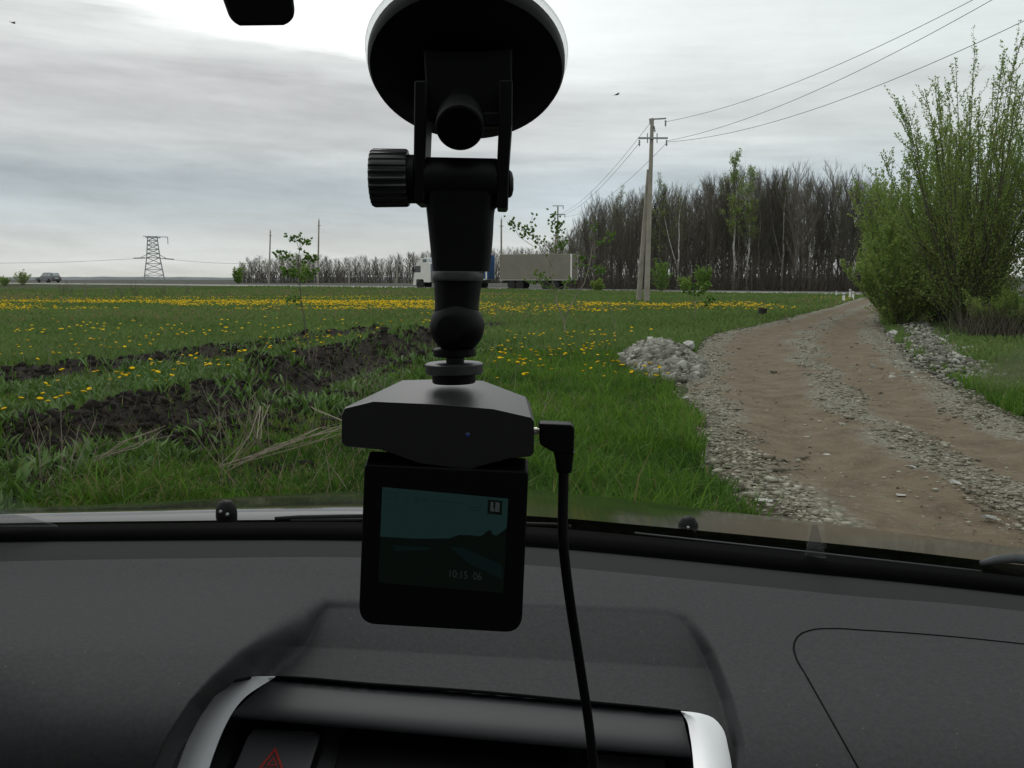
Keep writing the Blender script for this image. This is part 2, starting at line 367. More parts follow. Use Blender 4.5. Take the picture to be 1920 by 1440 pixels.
th = np.unique(np.r_[np.linspace(-36, 36, 420), np.linspace(36, 324, 90)]) * math.pi / 180
rr = np.unique(np.r_[np.geomspace(1.2, 32, 250), np.geomspace(32, 170, 110), np.geomspace(170, 5000, 36)])
RRR, TTT = np.meshgrid(rr, th[:-1], indexing='ij')
GX = RRR * np.sin(TTT); GY = RRR * np.cos(TTT)
GZ = ground_z(GX, GY)
gsoil = soil_mask(GX, GY); groad, _ = road_side(GX, GY)
gfar = sstep(10, 40, groad)
m = bpy.data.materials.new('meadow_ground'); m.use_nodes = True; t = m.node_tree; n_ = t.nodes; l_ = t.links; bs = n_['Principled BSDF']
bs.inputs['Roughness'].default_value = .95; bs.inputs['Specular IOR Level'].default_value = .1
def tn(t, **k):
    q = n_.new(t)
    for a, b in k.items(): setattr(q, a, b)
    return q
geo = tn('ShaderNodeTexCoord')
def noise(scale, det=5):
    q = tn('ShaderNodeTexNoise'); q.inputs['Scale'].default_value = scale; q.inputs['Detail'].default_value = det; l_.new(geo.outputs['Object'], q.inputs['Vector']); return q.outputs[0]
def rampn(f, pts):
    q = tn('ShaderNodeValToRGB'); 
    while len(q.color_ramp.elements) < len(pts): q.color_ramp.elements.new(.5)
    for e, (p, c) in zip(q.color_ramp.elements, pts): e.position = p; e.color = (*c, 1)
    l_.new(f, q.inputs[0]); return q.outputs[0]
def mixn(f, a, b):
    q = tn('ShaderNodeMix', data_type='RGBA'); l_.new(f, q.inputs[0]); l_.new(a, q.inputs[6]); l_.new(b, q.inputs[7]); return q.outputs[2]
def attrn(nm):
    q = tn('ShaderNodeAttribute'); q.attribute_name = nm; return q.outputs['Fac']
base = rampn(noise(2.5), [(.3, (.026, .030, .012)), (.5, (.036, .05, .016)), (.7, (.05, .068, .022))])
patch = rampn(noise(.13, 6), [(.42, (.034, .055, .016)), (.56, (.05, .06, .022)), (.68, (.075, .068, .035))])
q = tn('ShaderNodeMix', data_type='RGBA'); q.inputs[0].default_value = .5; l_.new(base, q.inputs[6]); l_.new(patch, q.inputs[7])
soilc = rampn(noise(9, 8), [(.3, (.010, .008, .0065)), (.55, (.021, .016, .0125)), (.75, (.042, .032, .024))])
farc = rampn(noise(.02, 5), [(.35, (.055, .060, .050)), (.65, (.085, .085, .07))])
c1 = mixn(attrn('soil'), q.outputs[2], soilc); c2 = mixn(attrn('far'), c1, farc); l_.new(c2, bs.inputs['Base Color'])
bp = tn('ShaderNodeBump'); bp.inputs['Strength'].default_value = .8; bp.inputs['Distance'].default_value = .05; l_.new(noise(14, 8), bp.inputs['Height']); l_.new(bp.outputs[0], bs.inputs['Normal'])
P = np.stack([GX, GY, GZ], -1)
cap = np.zeros((1, P.shape[1], 3)); cap[0, :, 2] = 0
P = np.concatenate([cap, P], 0)
g = grid_mesh('ground', P, m, {'soil': np.concatenate([gsoil[:1] * 0, gsoil], 0), 'far': np.concatenate([gfar[:1] * 0, gfar], 0)}, True, wrap=True)
kind(g, 'structure', 'flat green meadow with two strips of turned dark soil', 'ground')

# ------------------------------------------------------------------ dirt track
ys = np.r_[np.linspace(-30, 2, 40)[:-1], np.geomspace(2, 62, 420)]; ts = np.linspace(-.06, 1.06, 90)
TT, YY = np.meshgrid(ts, ys)
L_ = cr(TY, TL, YY); R_ = cr(TY, TR, YY)
wob = .45 * (fbm(YY * .9, YY * 0 + 3, 31) - .5); XX = L_ + (R_ - L_) * TT + wob * np.where(TT < .5, 1, .6)
gn = fbm(XX * 1.5, YY * 1.1, 33, 5); ew = (R_ - L_)
def gravband(t, n):
    e1 = 1 - sstep(.10, .20, t + .16 * (n - .5)); e2 = sstep(.42, .50, t + .2 * (n - .5)) * (1 - sstep(.56, .64, t + .2 * (n - .5))); e3 = sstep(.80, .88, t + .2 * (n - .5))
    return np.clip(e1 + e2 + e3, 0, 1)
grav = gravband(TT, gn) * sstep(.28, .55, gn + .12)
rut = np.exp(-((TT - .31) / .11) ** 2) + np.exp(-((TT - .71) / .11) ** 2)
ZZ = .035 - .05 * rut + .028 * (fbm(XX * 2.2, YY * 1.6, 34) - .5) + .02 * (fbm(XX * 7, YY * 7, 35) - .5)
edge = sstep(-.05, .07, np.minimum(TT, 1 - TT)); ZZ = ZZ * edge - .10 * (1 - edge)
rise = sstep(50, 62, YY); ZZ = ZZ + rise * .02
m = bpy.data.materials.new('dirt_and_gravel'); m.use_nodes = True; t = m.node_tree; n_ = t.nodes; l_ = t.links; bs = n_['Principled BSDF']; bs.inputs['Roughness'].default_value = .95; bs.inputs['Specular IOR Level'].default_value = .15
geo = tn('ShaderNodeTexCoord')
dirt = rampn(noise(3.5, 8), [(.25, (.086, .065, .041)), (.5, (.127, .097, .062)), (.72, (.163, .128, .086))])
gr = rampn(noise(30, 6), [(.28, (.07, .062, .045)), (.45, (.135, .125, .095)), (.6, (.20, .192, .155)), (.75, (.29, .285, .24))])
ga = attrn('grav'); gm_ = tn('ShaderNodeMath', operation='ADD'); l_.new(ga, gm_.inputs[0])
gq = tn('ShaderNodeMath', operation='MULTIPLY_ADD'); l_.new(noise(11, 6), gq.inputs[0]); gq.inputs[1].default_value = 1.7; gq.inputs[2].default_value = -.80; l_.new(gq.outputs[0], gm_.inputs[1]); gm_.use_clamp = True
speck = rampn(noise(70, 3), [(.60, (0, 0, 0)), (.68, (1, 1, 1))])
d2 = mixn(speck, dirt, gr); l_.new(mixn(gm_.outputs[0], d2, gr), bs.inputs['Base Color'])
bp = tn('ShaderNodeBump'); bp.inputs['Strength'].default_value = .45; bp.inputs['Distance'].default_value = .015; l_.new(noise(55, 9), bp.inputs['Height']); l_.new(bp.outputs[0], bs.inputs['Normal'])
trk = grid_mesh('dirt_track', np.stack([XX, YY, ZZ], -1), m, {'grav': grav})
kind(trk, 'structure', 'rutted brown dirt track with bands of pale gravel', 'track')
def track_z(x, y):
    t, w = track_t(x, y); rut = np.exp(-((t - .31) / .11) ** 2) + np.exp(-((t - .71) / .11) ** 2)
    z = .035 - .05 * rut + .028 * (fbm(x * 2.2, y * 1.6, 34) - .5) + .02 * (fbm(x * 7, y * 7, 35) - .5)
    return np.where((t > .02) & (t < .98), z, ground_z(x, y))

# ------------------------------------------------------------------ main road (asphalt with pale shoulders)
offs = [-.9, 0, .6, .7, 3.9, 4.0, 7.3, 7.4, 8.0, 8.9]; zo = [-.12, 0, .02, .02, .05, .05, .02, .02, 0, -.12]
asphalt = mat('asphalt', (.062, .062, .062), .85, var=.15, vscale=1.5, bump=.3, bscale=40); shoulder = mat('road_shoulder', (.27, .255, .225), .95, var=.2, vscale=1.2); line = mat('road_line', (.65, .65, .62), .6, var=.2, vscale=3)
rws = [[(RN[i, 0] + RNORM[i, 0] * o, RN[i, 1] + RNORM[i, 1] * o, RN[i, 2] + z + .03) for i in range(len(RN))] for o, z in zip(offs, zo)]
b = MB(); mi = [1, 1, 2, 0, 2, 0, 2, 1, 1]
for k in range(9): b.rows([rws[k], rws[k + 1]], mi[k])
rd = b.build('main_road', [asphalt, shoulder, line], None, True); kind(rd, 'structure', 'grey main road crossing behind the meadow', 'road')

# ------------------------------------------------------------------ far land
b = MB(); rng = np.random.RandomState(5)
A_ = np.linspace(-62, 62, 260) * math.pi / 180
hh = 2.0 + 2.2 * fbm(A_ * 14, A_ * 0, 71) + .7 * vnoise(A_ * 300, A_ * 0, 72)
r0 = [[(d * math.sin(a), d * math.cos(a), k * h - (2 if k == 0 else 0)) for a, h in zip(A_, hh)] for d, k in ((1150, 0), (1190, .8), (1260, 1), (1600, .7), (1700, 0))]
b.rows(r0)
hl = b.build('hills', mat('far_land', (.12, .135, .14), .95, var=.25, vscale=.02), None, True); kind(hl, 'structure', 'low blue grey strip of distant land on the horizon', 'hills')

# ================================================================== SCATTER
def blades_mesh(name, pos, h, wd, lean, rng, mats, shade, curve=.35):
    n = len(pos); a = rng.rand(n) * 2 * math.pi; la = rng.rand(n) * 2 * math.pi
    side = np.stack([np.cos(a), np.sin(a), 0 * a], 1) * wd[:, None]
    ld = np.stack([np.cos(la), np.sin(la), 0 * la], 1) * (lean * h)[:, None]
    up = np.array([0, 0, 1.0])
    mid = pos + up * (h * .58)[:, None] + ld * curve; tip = pos + up * (h * np.sqrt(np.clip(1 - lean ** 2 * .6, .15, 1)))[:, None] + ld
    V = np.stack([pos - side, pos + side, mid - side * .8, mid + side * .8, tip], 1).reshape(-1, 3)
    base = (np.arange(n) * 5)[:, None]; L = (base + np.array([0, 1, 3, 2, 2, 3, 4])).ravel()
    S = (np.arange(n)[:, None] * 7 + np.array([0, 4])).ravel()
    return np_mesh(name, V, L, S, mats, {'shade': np.repeat(shade, 5)})
def scatter(n, r0, r1, rng, a0=-36, a1=36):
    r = r0 * (r1 / r0) ** rng.rand(n); a = (a0 + (a1 - a0) * rng.rand(n)) * math.pi / 180
    return r * np.sin(a), r * np.cos(a)
rng = np.random.RandomState(11)
def grass_keep(x, y, rng, soilkeep=.10):
    t, w = track_t(x, y); dist = np.minimum(t, 1 - t) * w; ragged = .45 * (fbm(x * 1.7, y * 1.7, 41) - .5)
    ok = (dist < -.02 + ragged) | (y > 62.5); d, _ = road_side(x, y); ok &= (d < -1.0)
    ok &= ~((np.abs(x) < .92) & (y < 2.6)); s = soil_mask(x, y); ok &= (rng.rand(len(x)) > s * (1 - soilkeep))
    rub = ((x - 2.2) / .62) ** 2 + ((y - 13) / 2.6) ** 2; ok &= rub > .8
    ok &= rng.rand(len(x)) < .25 + 1.1 * fbm(x * 1.1, y * 1.1, 43) * 1.3
    return ok
# near grass
x, y = scatter(300000, 2.2, 17, rng); k = grass_keep(x, y, rng); x, y = x[k], y[k]
lush = sstep(-1.2, .3, x) * (1 - sstep(13, 17, y)) * .8 + .5 * (1 - sstep(5.5, 8, y)) + .45 * fbm(x * .9, y * .9, 44)
h = (.040 + .075 * lush) * (.45 + .9 * rng.rand(len(x))) * (.7 + .6 * fbm(x * 2.3, y * 2.3, 45))
h *= np.where(rng.rand(len(x)) < .03, 1.8, 1)
wd = (.0026 + .0018 * rng.rand(len(x))) * (1 + .06 * np.hypot(x, y))
cl_ = .6 * fbm(x * 2.6, y * 2.6, 52) + .4 * vnoise(x * 6.5, y * 6.5, 53); sh = np.clip(.02 + .42 * fbm(x * .6, y * .6, 46) + .80 * (cl_ - .28) + .32 * (rng.rand(len(x)) - .5), 0, .75); h = h * (.35 + 1.4 * cl_)
sh = np.where(rng.rand(len(x)) < .04 + .14 * sstep(-.4, -1.4, x), .97, sh)
z = ground_z(x, y) - .005
go = blades_mesh('meadow_grass', np.stack([x, y, z], 1), h, wd, .25 + .75 * rng.rand(len(x)), rng, M['grass'], sh)
kind(go, 'stuff', 'fresh green spring grass covering the meadow', 'grass')
# far grass
x, y = scatter(190000, 15, 118, rng); k = grass_keep(x, y, rng); x, y = x[k], y[k]; r = np.hypot(x, y)
dry = sstep(.50, .62, fbm(x * .10 + 3, y * .10, 47)) * sstep(20, 30, r) * .4 + 1.0 * sstep(48, 60, r) * (1 - sstep(85, 100, r))* sstep(.36,.5,fbm(x * .05, y * .09, 48)) * (x < 0)
h = (.09 + .10 * fbm(x * .5, y * .5, 49) + .16 * dry * rng.rand(len(x))) * (.5 + .8 * rng.rand(len(x)))
wd = .0016 * r * (.5 + .6 * rng.rand(len(x)))
sh = np.clip(.30 + .45 * fbm(x * .25, y * .25, 46) + .3 * (rng.rand(len(x)) - .5), 0, .75); sh = np.where(rng.rand(len(x)) < .02 + .5 * dry, .93, sh)
z = ground_z(x, y) - .01
go = blades_mesh('meadow_grass', np.stack([x, y, z], 1), h, wd, .1 + .6 * rng.rand(len(x)), rng, M['fargrass'], sh)
kind(go, 'stuff', 'distant meadow grass reaching back to the main road', 'grass')
# broad-leaved weeds on the turned soil
M['weed'] = mat('weed_leaf', (.06, .1, .02), .55, attr='shade', ramp_cols=[(.034, .075, .010), (.065, .135, .016), (.10, .19, .03)], trans=.25)
x, y = scatter(26000, 4.4, 21, rng, -36, 6); a, wa, b_, wb = furrow(x, y)
between = (a > -.3) & (b_ < 1.3); cl = fbm(x * 1.6, y * 1.6, 51)
k = between & (cl > .47) & (rng.rand(len(x)) > soil_mask(x, y) * .80) & (rng.rand(len(x)) < .75) & ~((np.abs(x) < .92) & (y < 2.6)); cx, cy = x[k], y[k]
rep = 6; x = np.repeat(cx, rep) + .05 * rng.randn(len(cx) * rep); y = np.repeat(cy, rep) + .05 * rng.randn(len(cx) * rep)
h = .07 + .11 * rng.rand(len(x)); wd = .009 + .012 * rng.rand(len(x)); z = ground_z(x, y) - .01
go = blades_mesh('broadleaf_weeds', np.stack([x, y, z], 1), h, wd, .4 + .55 * rng.rand(len(x)), rng, M['weed'], np.clip(.25 + .7 * np.repeat(rng.rand(len(cx)), rep), 0, 1), .55)
kind(go, 'stuff', 'leafy green weeds growing on the turned soil strips', 'weeds')

# ---- rocks, clods, gravel: deformed icosahedra merged as masses
import bmesh
def ico(sub, seed, flat=.6, rough=.28):
    bm = bmesh.new(); bmesh.ops.create_icosphere(bm, subdivisions=sub, radius=1); r = np.random.RandomState(seed)
    ax = [r.randn(3) for _ in range(9)]; ax = [a / np.linalg.norm(a) for a in ax]; V = np.array([v.co[:] for v in bm.verts])
    for a in ax:
        d = V @ a; lim = .34 + .34 * r.rand(); V -= np.outer(np.maximum(d - lim, 0), a)
    V *= 1 + rough * .3 * r.randn(len(V), 1); V *= np.array([1, .6 + .35 * r.rand(), flat * (.7 + .5 * r.rand())])
    F = np.array([[v.index for v in f.verts] for f in bm.faces]); bm.free(); return V, F
def shard(seed, flat):
    r = np.random.RandomState(seed); V = np.array([(a, b, c) for a in (-1, 1) for b in (-1, 1) for c in (-1, 1)], float) * .78
    V = V + .30 * r.randn(8, 3) * np.array([1, 1, .8]); V[:, :2] *= np.where(V[:, 2:3] > 0, .55 + .4 * r.rand(), 1); V *= np.array([1, .55 + .4 * r.rand(), flat * (.7 + .7 * r.rand())])
    Q = [(0, 1, 3, 2), (4, 6, 7, 5), (0, 4, 5, 1), (2, 3, 7, 6), (0, 2, 6, 4), (1, 5, 7, 3)]; return V, np.array([t for q in Q for t in ((q[0], q[1], q[2]), (q[0], q[2], q[3]))])
def rocks(name, pos, size, rng, mats, sub=1, flat=.6, rough=.28, tilt=.4, smooth=False):
    protos = [ico(sub, 100 + i, flat, rough) if sub else shard(140 + i, flat) for i in range(8)]; n = len(pos); pi = rng.randint(0, 8, n)
    Vs = []; Ls = []; Sh = []; off = 0
    for p in range(8):
        ids = np.where(pi == p)[0]
        if not len(ids): continue
        V, F = protos[p]; a = rng.rand(len(ids)) * 6.283; tx = rng.randn(len(ids)) * tilt; ca, sa = np.cos(a), np.sin(a); ct, st = np.cos(tx), np.sin(tx)
        vx, vy, vz = V[:, 0][None], V[:, 1][None], V[:, 2][None]
        y1 = vy * ct[:, None] - vz * st[:, None]; z1 = vy * st[:, None] + vz * ct[:, None]
        x2 = vx * ca[:, None] - y1 * sa[:, None]; y2 = vx * sa[:, None] + y1 * ca[:, None]
        W = np.stack([x2, y2, z1], -1) * size[ids][:, None, None] + pos[ids][:, None, :]
        Vs.append(W.reshape(-1, 3)); Ls.append((F[None] + (off + np.arange(len(ids)) * len(V))[:, None, None]).reshape(-1)); off += len(ids) * len(V)
        Sh.append(np.repeat(rng.rand(len(ids)), len(V)))
    L = np.concatenate(Ls)
    return np_mesh(name, np.concatenate(Vs), L, np.arange(0, len(L), 3), mats, {'shade': np.concatenate(Sh)}, None, smooth)
rng = np.random.RandomState(21)
# soil clods
x, y = scatter(60000, 4.3, 25, rng, -36, 6); a, wa, b_, wb = furrow(x, y)
p = soil_mask(x, y) * (.35 + .65 * np.clip(wa * np.exp(-(a / .35) ** 2) + wb * np.exp(-((np.abs(b_) - .7) / .4) ** 2), 0, 1)); k = rng.rand(len(x)) < p * .62; x, y = x[k], y[k]
s = .015 + .05 * rng.rand(len(x)) ** 2.5 + (rng.rand(len(x)) < .06) * .075 * rng.rand(len(x)) ** 1.5
cl = rocks('soil_clods', np.stack([x, y, ground_z(x, y) + .2 * s], 1), s, rng, M['soil'], 1, .8, .5, .8); kind(cl, 'stuff', 'dark crumbly clods of turned soil in two strips', 'soil')
# gravel on the track
x, y = scatter(150000, 3.2, 34, rng, -5, 40); t, w_ = track_t(x, y); n = fbm(x * 1.5, y * 1.1, 33, 5); p = gravband(t, n) * sstep(.28, .55, n + .12) + .06
k = (t > -.03) & (t < 1.02) & (rng.rand(len(x)) < p * .80 * (.35 + 1.1 * fbm(x * 3.2, y * 2.6, 37))); x, y, t = x[k], y[k], t[k]
s = (.0045 + .013 * rng.rand(len(x)) ** 2.4) * (1 + .025 * np.hypot(x, y)); s += (rng.rand(len(x)) < .020) * (.010 + .022 * rng.rand(len(x))) + (y < 6.2) * (t < .25) * .010 * rng.rand(len(x)) ** 2
z = track_z(x, y) + .25 * s
gv = rocks('gravel', np.stack([x, y, z], 1), s, rng, M['stone'], 0, .27, .3, .12); kind(gv, 'stuff', 'pale crushed stone lying in bands along the dirt track', 'gravel')
# rubble heap left of the track
n = 2200; u = rng.rand(n) * 6.283; q = np.sqrt(rng.rand(n)); x = 2.2 + .56 * q * np.cos(u) + .10 * np.sin(u) * q * 2; y = 13.0 + 2.4 * q * np.sin(u)
hz = .30 * np.clip(1 - q ** 2, 0, 1) * (.6 + .8 * fbm(x * 2, y * 1.2, 61)); z = hz * (.75 + .25 * rng.rand(n)); s = .02 + .075 * rng.rand(n) ** 2.4
rb = rocks('rubble', np.stack([x, y, z + .02], 1), s, rng, M['rubble'], 0, .6, .3, .6); kind(rb, 'stuff', 'low heap of pale broken stone left of the track', 'rubble')
bmh = MB(); rw = []
for i in range(9):
    q = i / 8; rw.append([(2.2 + .56 * q * math.cos(a) + .2 * math.sin(a) * q, 13 + 2.4 * q * math.sin(a), .26 * (1 - q * q) * (.6 + .8 * float(fbm(2.2 + .56 * q * math.cos(a), 13 + 2.4 * q * math.sin(a), 61))) - .03) for a in np.linspace(0, 6.2832, 33)])
bmh.rows(rw); ho = bmh.build('rubble_base', M['rock'], rb, True, local=True)
# stone berm on the right of the track
n = 3600; y = 10.2 + 14 * rng.rand(n) ** 1.1; c = cr(TY, TR, y) + .15 + .05 * (y - 10); q = rng.randn(n) * .42; x = c + q
hz = .15 * np.exp(-(q / .42) ** 2) * (.5 + fbm(x * 1.5, y * .8, 63)) * sstep(10, 12, y); z = np.maximum(ground_z(x, y), 0) + hz * (.6 + .4 * rng.rand(n)); s = .016 + .050 * rng.rand(n) ** 2.6
k = rng.rand(n) < .35 + .9 * fbm(x * 1.2, y * 1.2, 64); rb = rocks('rubble', np.stack([x, y, z], 1)[k], s[k], rng, M['rubble'], 0, .5, .3, .4); kind(rb, 'stuff', 'long bank of pale rubble along the right edge of the track', 'rubble')
# larger stones one can tell apart
def stone(px, py, wpx, flat, label, seed, zof=0.0):
    p = GP(px, py); r = wpx / 2 * p.y / FPX; V, F = ico(3, seed, flat, .12); r_ = np.random.RandomState(seed)
    V = V * (1 + .08 * (fbm(V[:, 0] * 3 + seed, V[:, 1] * 3 + V[:, 2] * 3, seed)[:, None] - .5)); a = r_.rand() * .8 - .4
    M2 = np.array([[math.cos(a), -math.sin(a), 0], [math.sin(a), math.cos(a), 0], [0, 0, 1]]); V = (V @ M2.T) * r
    z = float(track_z(np.array([p.x]), np.array([p.y]))[0])
    o = np_mesh('stone', V, F.ravel(), np.arange(0, F.size, 3), M['rock'], {}, None, False)
    o.location = (p.x, p.y, z + r * flat * .30 + zof); return tag(o, label, 'stone', 'larger stones by the dirt track')
for args in [(1294, 662, 30, .75, 'pale boulder on top of the rubble heap left of the track', 1, .12), (1306, 690, 20, .5, 'flat pale slab at the right foot of the rubble heap', 2),
             (1284, 748, 18, .6, 'small pale stone on the track edge below the rubble heap', 3), (1196, 938, 52, .45, 'wide pinkish white stone lying in the lush grass near the hood', 4),
             (1172, 745, 14, .6, 'lone pale stone in the grass left of the rubble heap', 5), (1221, 758, 12, .6, 'little grey stone in the grass below the rubble heap', 6),
             (1552, 848, 30, .15, 'thin yellowish flat stone in the middle of the brown rut', 7), (1790, 914, 30, .4, 'pale elongated stone on the right part of the track', 8),
             (1853, 975, 34, .5, 'rounded pale stone low on the right of the track', 9), (1805, 655, 66, .3, 'long pale slab in the grass under the big green shrub', 10),
             (1673, 632, 40, .8, 'grey boulder at the far end of the rubble bank', 11), (1713, 884, 22, .5, 'round pale stone between the two ruts', 12),
             (1430, 950, 44, .3, 'flat grey stone among gravel beside the hood', 13), (1690, 928, 34, .25, 'flat whitish stone lying right of the centre gravel', 14)]:
    stone(*args)
# ================================================================== DANDELIONS
def dandelion_mesh(seed):
    r = random.Random(seed); b = MB(); h = r.uniform(.15, .24); lx, ly = r.uniform(-.03, .03), r.uniform(-.03, .03)
    b.tube([(0, 0, -.02), (lx * .4, ly * .4, h * .6), (lx, ly, h)], .0028, 4, 1, cap=False)
    ax = Vector((r.uniform(-.4, .4), r.uniform(-.5, .1), 1)); o = Vector((lx, ly, h))
    b.lathe([(.004, -.008), (.012, -.004), (.023, .002), (.024, .006), (.017, .010), (.006, .012)], o, ax, 9, 0)
    me = bpy.data.meshes.new('dandelion'); me.from_pydata(b.v, [], b.f); me.materials.append(M['yellow']); me.materials.append(M['fstem']); me.polygons.foreach_set('material_index', b.m)
    return me
DM = [dandelion_mesh(i) for i in range(6)]
rng = np.random.RandomState(31)
def flowers(n, fx, label, group):
    for i in range(n):
        x, y = fx(); o = link('dandelion', DM[rng.randint(6)]); o.location = (x, y, gz1(x, y)); o.rotation_euler = (0, 0, rng.rand() * 6.28); s = .75 + .5 * rng.rand(); o.scale = (s, s, s * (.7 + .4 * rng.rand())); tag(o, label, 'dandelion', group)
def strip():
    while True:
        y = 6.5 + 11 * rng.rand() ** 1.2; a = np.interp(y, AY, AX); b_ = np.interp(y, BY, BX); f = rng.rand(); x = a + .45 + (b_ - a - 1.1) * f
        if abs(x / y) < .62 and fbm(x * .8, y * .8, 81) > .42: return x, y
def left():
    while True:
        y = 12 + 5 * rng.rand(); x = np.interp(y, AY, AX) - .6 - 2.6 * rng.rand()
        if abs(x / y) < .6 and fbm(x * .7, y * .7, 82) > .46: return x, y
def right():
    while True:
        y = 10.0 + 8 * rng.rand(); x = -.2 + 2.6 * rng.rand() - .03 * (y - 10)
        t, w_ = track_t(x, y)
        if t * w_ < -.15 and ((x - 2.25) / .8) ** 2 + ((y - 13) / 2.6) ** 2 > 1 and fbm(x * 1.1, y * 1.1, 83) > .48: return x, y
flowers(105, strip, 'yellow dandelion on the green strip between the two bands of turned soil', 'dandelions between the soil bands')
flowers(40, left, 'yellow dandelion in the grass beyond the farther band of turned soil', 'dandelions beyond the soil bands')
flowers(120, right, 'yellow dandelion in the grass beside the rubble heap left of the track', 'dandelions beside the rubble heap')
# the far yellow bands
def heads(x, y, s, name, label):
    n = len(x); z = ground_z(x, y) + .10 + .1 * rng.rand(n); a = np.arange(6) * 1.0472; ring = np.stack([np.cos(a), np.sin(a), 0 * a], 1)
    V = np.concatenate([ring * 1.0, ring * .55 + np.array([0, 0, .45])], 0); W = V[None] * s[:, None, None] + np.stack([x, y, z], 1)[:, None]
    F = [list(range(6, 12))] ; Q = [[i, (i + 1) % 6, 6 + (i + 1) % 6, 6 + i] for i in range(6)]
    L = np.array(sum(F + Q, [])); st = np.array([0] + [6 + 4 * i for i in range(6)]); b0 = (np.arange(n) * 12)[:, None]
    o = np_mesh(name, W.reshape(-1, 3), (b0 + L).ravel(), ((np.arange(n) * len(L))[:, None] + st).ravel(), M['yellow']); kind(o, 'stuff', label, 'dandelions')
xs, ys_, ss = [], [], []
for (n, r0, r1, x0, x1, th_) in [(9500, 33, 46, -36, -3, .49), (2300, 47, 64, -36, 2, .53), (700, 31, 42, -3, 4.2, .53), (1100, 37, 43, 3, 11.5, .47), (250, 30, 35, 5, 11, .55), (550, 18, 30, -14, 3, .57), (250, 46, 55, 18, 26, .4)]:
    y = r0 + (r1 - r0) * rng.rand(n); x = x0 + (x1 - x0) * rng.rand(n); k = (fbm(x * .09 + 9, y * .22, 85) + .35 * (fbm(x * .5, y * .9, 86) - .5) > th_) & grass_keep(x, y, rng); xs.append(x[k]); ys_.append(y[k]); ss.append(.022 + .024 * rng.rand(k.sum()))
heads(np.concatenate(xs), np.concatenate(ys_), np.concatenate(ss), 'dandelion_field', 'bands of countless yellow dandelions across the far meadow')

# ================================================================== WOODY PLANTS
def leaves_mesh(name, P, D, size, rng, mt, parent, shade, loc):
    """rhombic leaves at P pointing along D"""
    n = len(P); D = D / np.linalg.norm(D, axis=1)[:, None]; rnd = rng.randn(n, 3); S = np.cross(D, rnd); S /= np.linalg.norm(S, axis=1)[:, None] + 1e-9
    U = np.cross(S, D); l = size[:, None]
    V = np.stack([P, P + D * l * .5 + S * l * .30 + U * l * .06, P + D * l, P + D * l * .5 - S * l * .30 + U * l * .06], 1).reshape(-1, 3)
    L = np.arange(n * 4); return np_mesh(name, V, L, np.arange(0, n * 4, 4), mt, {'shade': np.repeat(shade, 4)}, parent)
def arc(p, d, L, k, up=.25, r=None, wob=.12):
    pts = [Vector(p)]; d = Vector(d).normalized()
    for i in range(k):
        d = (d + Vector((0, 0, up / k)) + Vector((r.uniform(-1, 1), r.uniform(-1, 1), r.uniform(-.6, .6))) * wob).normalized(); pts.append(pts[-1] + d * (L / k))
    return pts
def bare_tree(seed, h, crown_w=.22, green=0.0, twr=.011, lo=.28, nb=40):
    """upright leafless tree: returns (trunk MB, crown MB, leaf points)"""
    r = random.Random(seed); T = MB(); C = MB(); LP = []
    n = 9; path = [Vector((0, 0, -.2))]
    dx, dy = r.uniform(-.03, .03), r.uniform(-.03, .03)
    for i in range(1, n + 1):
        s = i / n; path.append(Vector((dx * h * s + r.uniform(-.012, .012) * h, dy * h * s + r.uniform(-.012, .012) * h, h * s * .97)))
    r0 = h * .0105; rad = [r0 * (1 - .88 * (i / n)) * (1.25 if i == 0 else 1) for i in range(n + 1)]
    T.tube(path, rad, 7)
    if r.random() < .55:      # a fork
        f = path[2 + r.randint(0, 2)]; T.tube(arc(f, (r.uniform(-1, 1), r.uniform(-1, 1), 3.2), h * .55, 5, .3, r, .06), [r0 * .6, r0 * .5, r0 * .4, r0 * .3, r0 * .2, r0 * .08], 5)
    for i in range(nb):
        s = lo + (1 - lo) * (i / nb) ** .9; q = s * n; k = min(int(q), n - 1); p = path[k].lerp(path[k + 1], q - k); a = r.uniform(0, 6.283); up = r.uniform(1.1, 2.4)
        L = h * crown_w * (1.15 - .75 * s) * r.uniform(.7, 1.25)
        br = arc(p, (math.cos(a), math.sin(a), up), L, 4, .5, r, .14); rr_ = r0 * .34 * (1.2 - s * .7)
        C.tube(br, [rr_, rr_ * .8, rr_ * .6, rr_ * .42, twr * .6], 4, cap=False)
        for j in range(8):
            u = .25 + .75 * j / 8; qk = u * 4; kk = min(int(qk), 3); p2 = br[kk].lerp(br[kk + 1], qk - kk)
            d2 = (br[kk + 1] - br[kk]).normalized() + Vector((r.uniform(-1, 1), r.uniform(-1, 1), r.uniform(-.2, .9))) * .75
            tw = arc(p2, d2, L * r.uniform(.22, .5), 2, .35, r, .22); C.tube(tw, [twr * 1.15, twr, twr * .5], 3, cap=False)
            for z_ in range(3):
                p3 = tw[1 + (z_ > 1)]; d3 = d2.normalized() + Vector((r.uniform(-1, 1), r.uniform(-1, 1), r.uniform(-.2, .8))) * .8
                e = arc(p3, d3, L * r.uniform(.10, .24), 1, .3, r, .2); C.tube(e, [twr * .8, twr * .45], 3, cap=False)
                if r.random() < green: LP += [e[1], e[0].lerp(e[1], .5), tw[2]]
    return T, C, LP
def as_mesh(b, name, mt, smooth=True):
    me = bpy.data.meshes.new(name); me.from_pydata(b.v, [], b.f); me.materials.append(mt)
    if smooth: me.polygons.foreach_set('use_smooth', [True] * len(me.polygons))
    return me
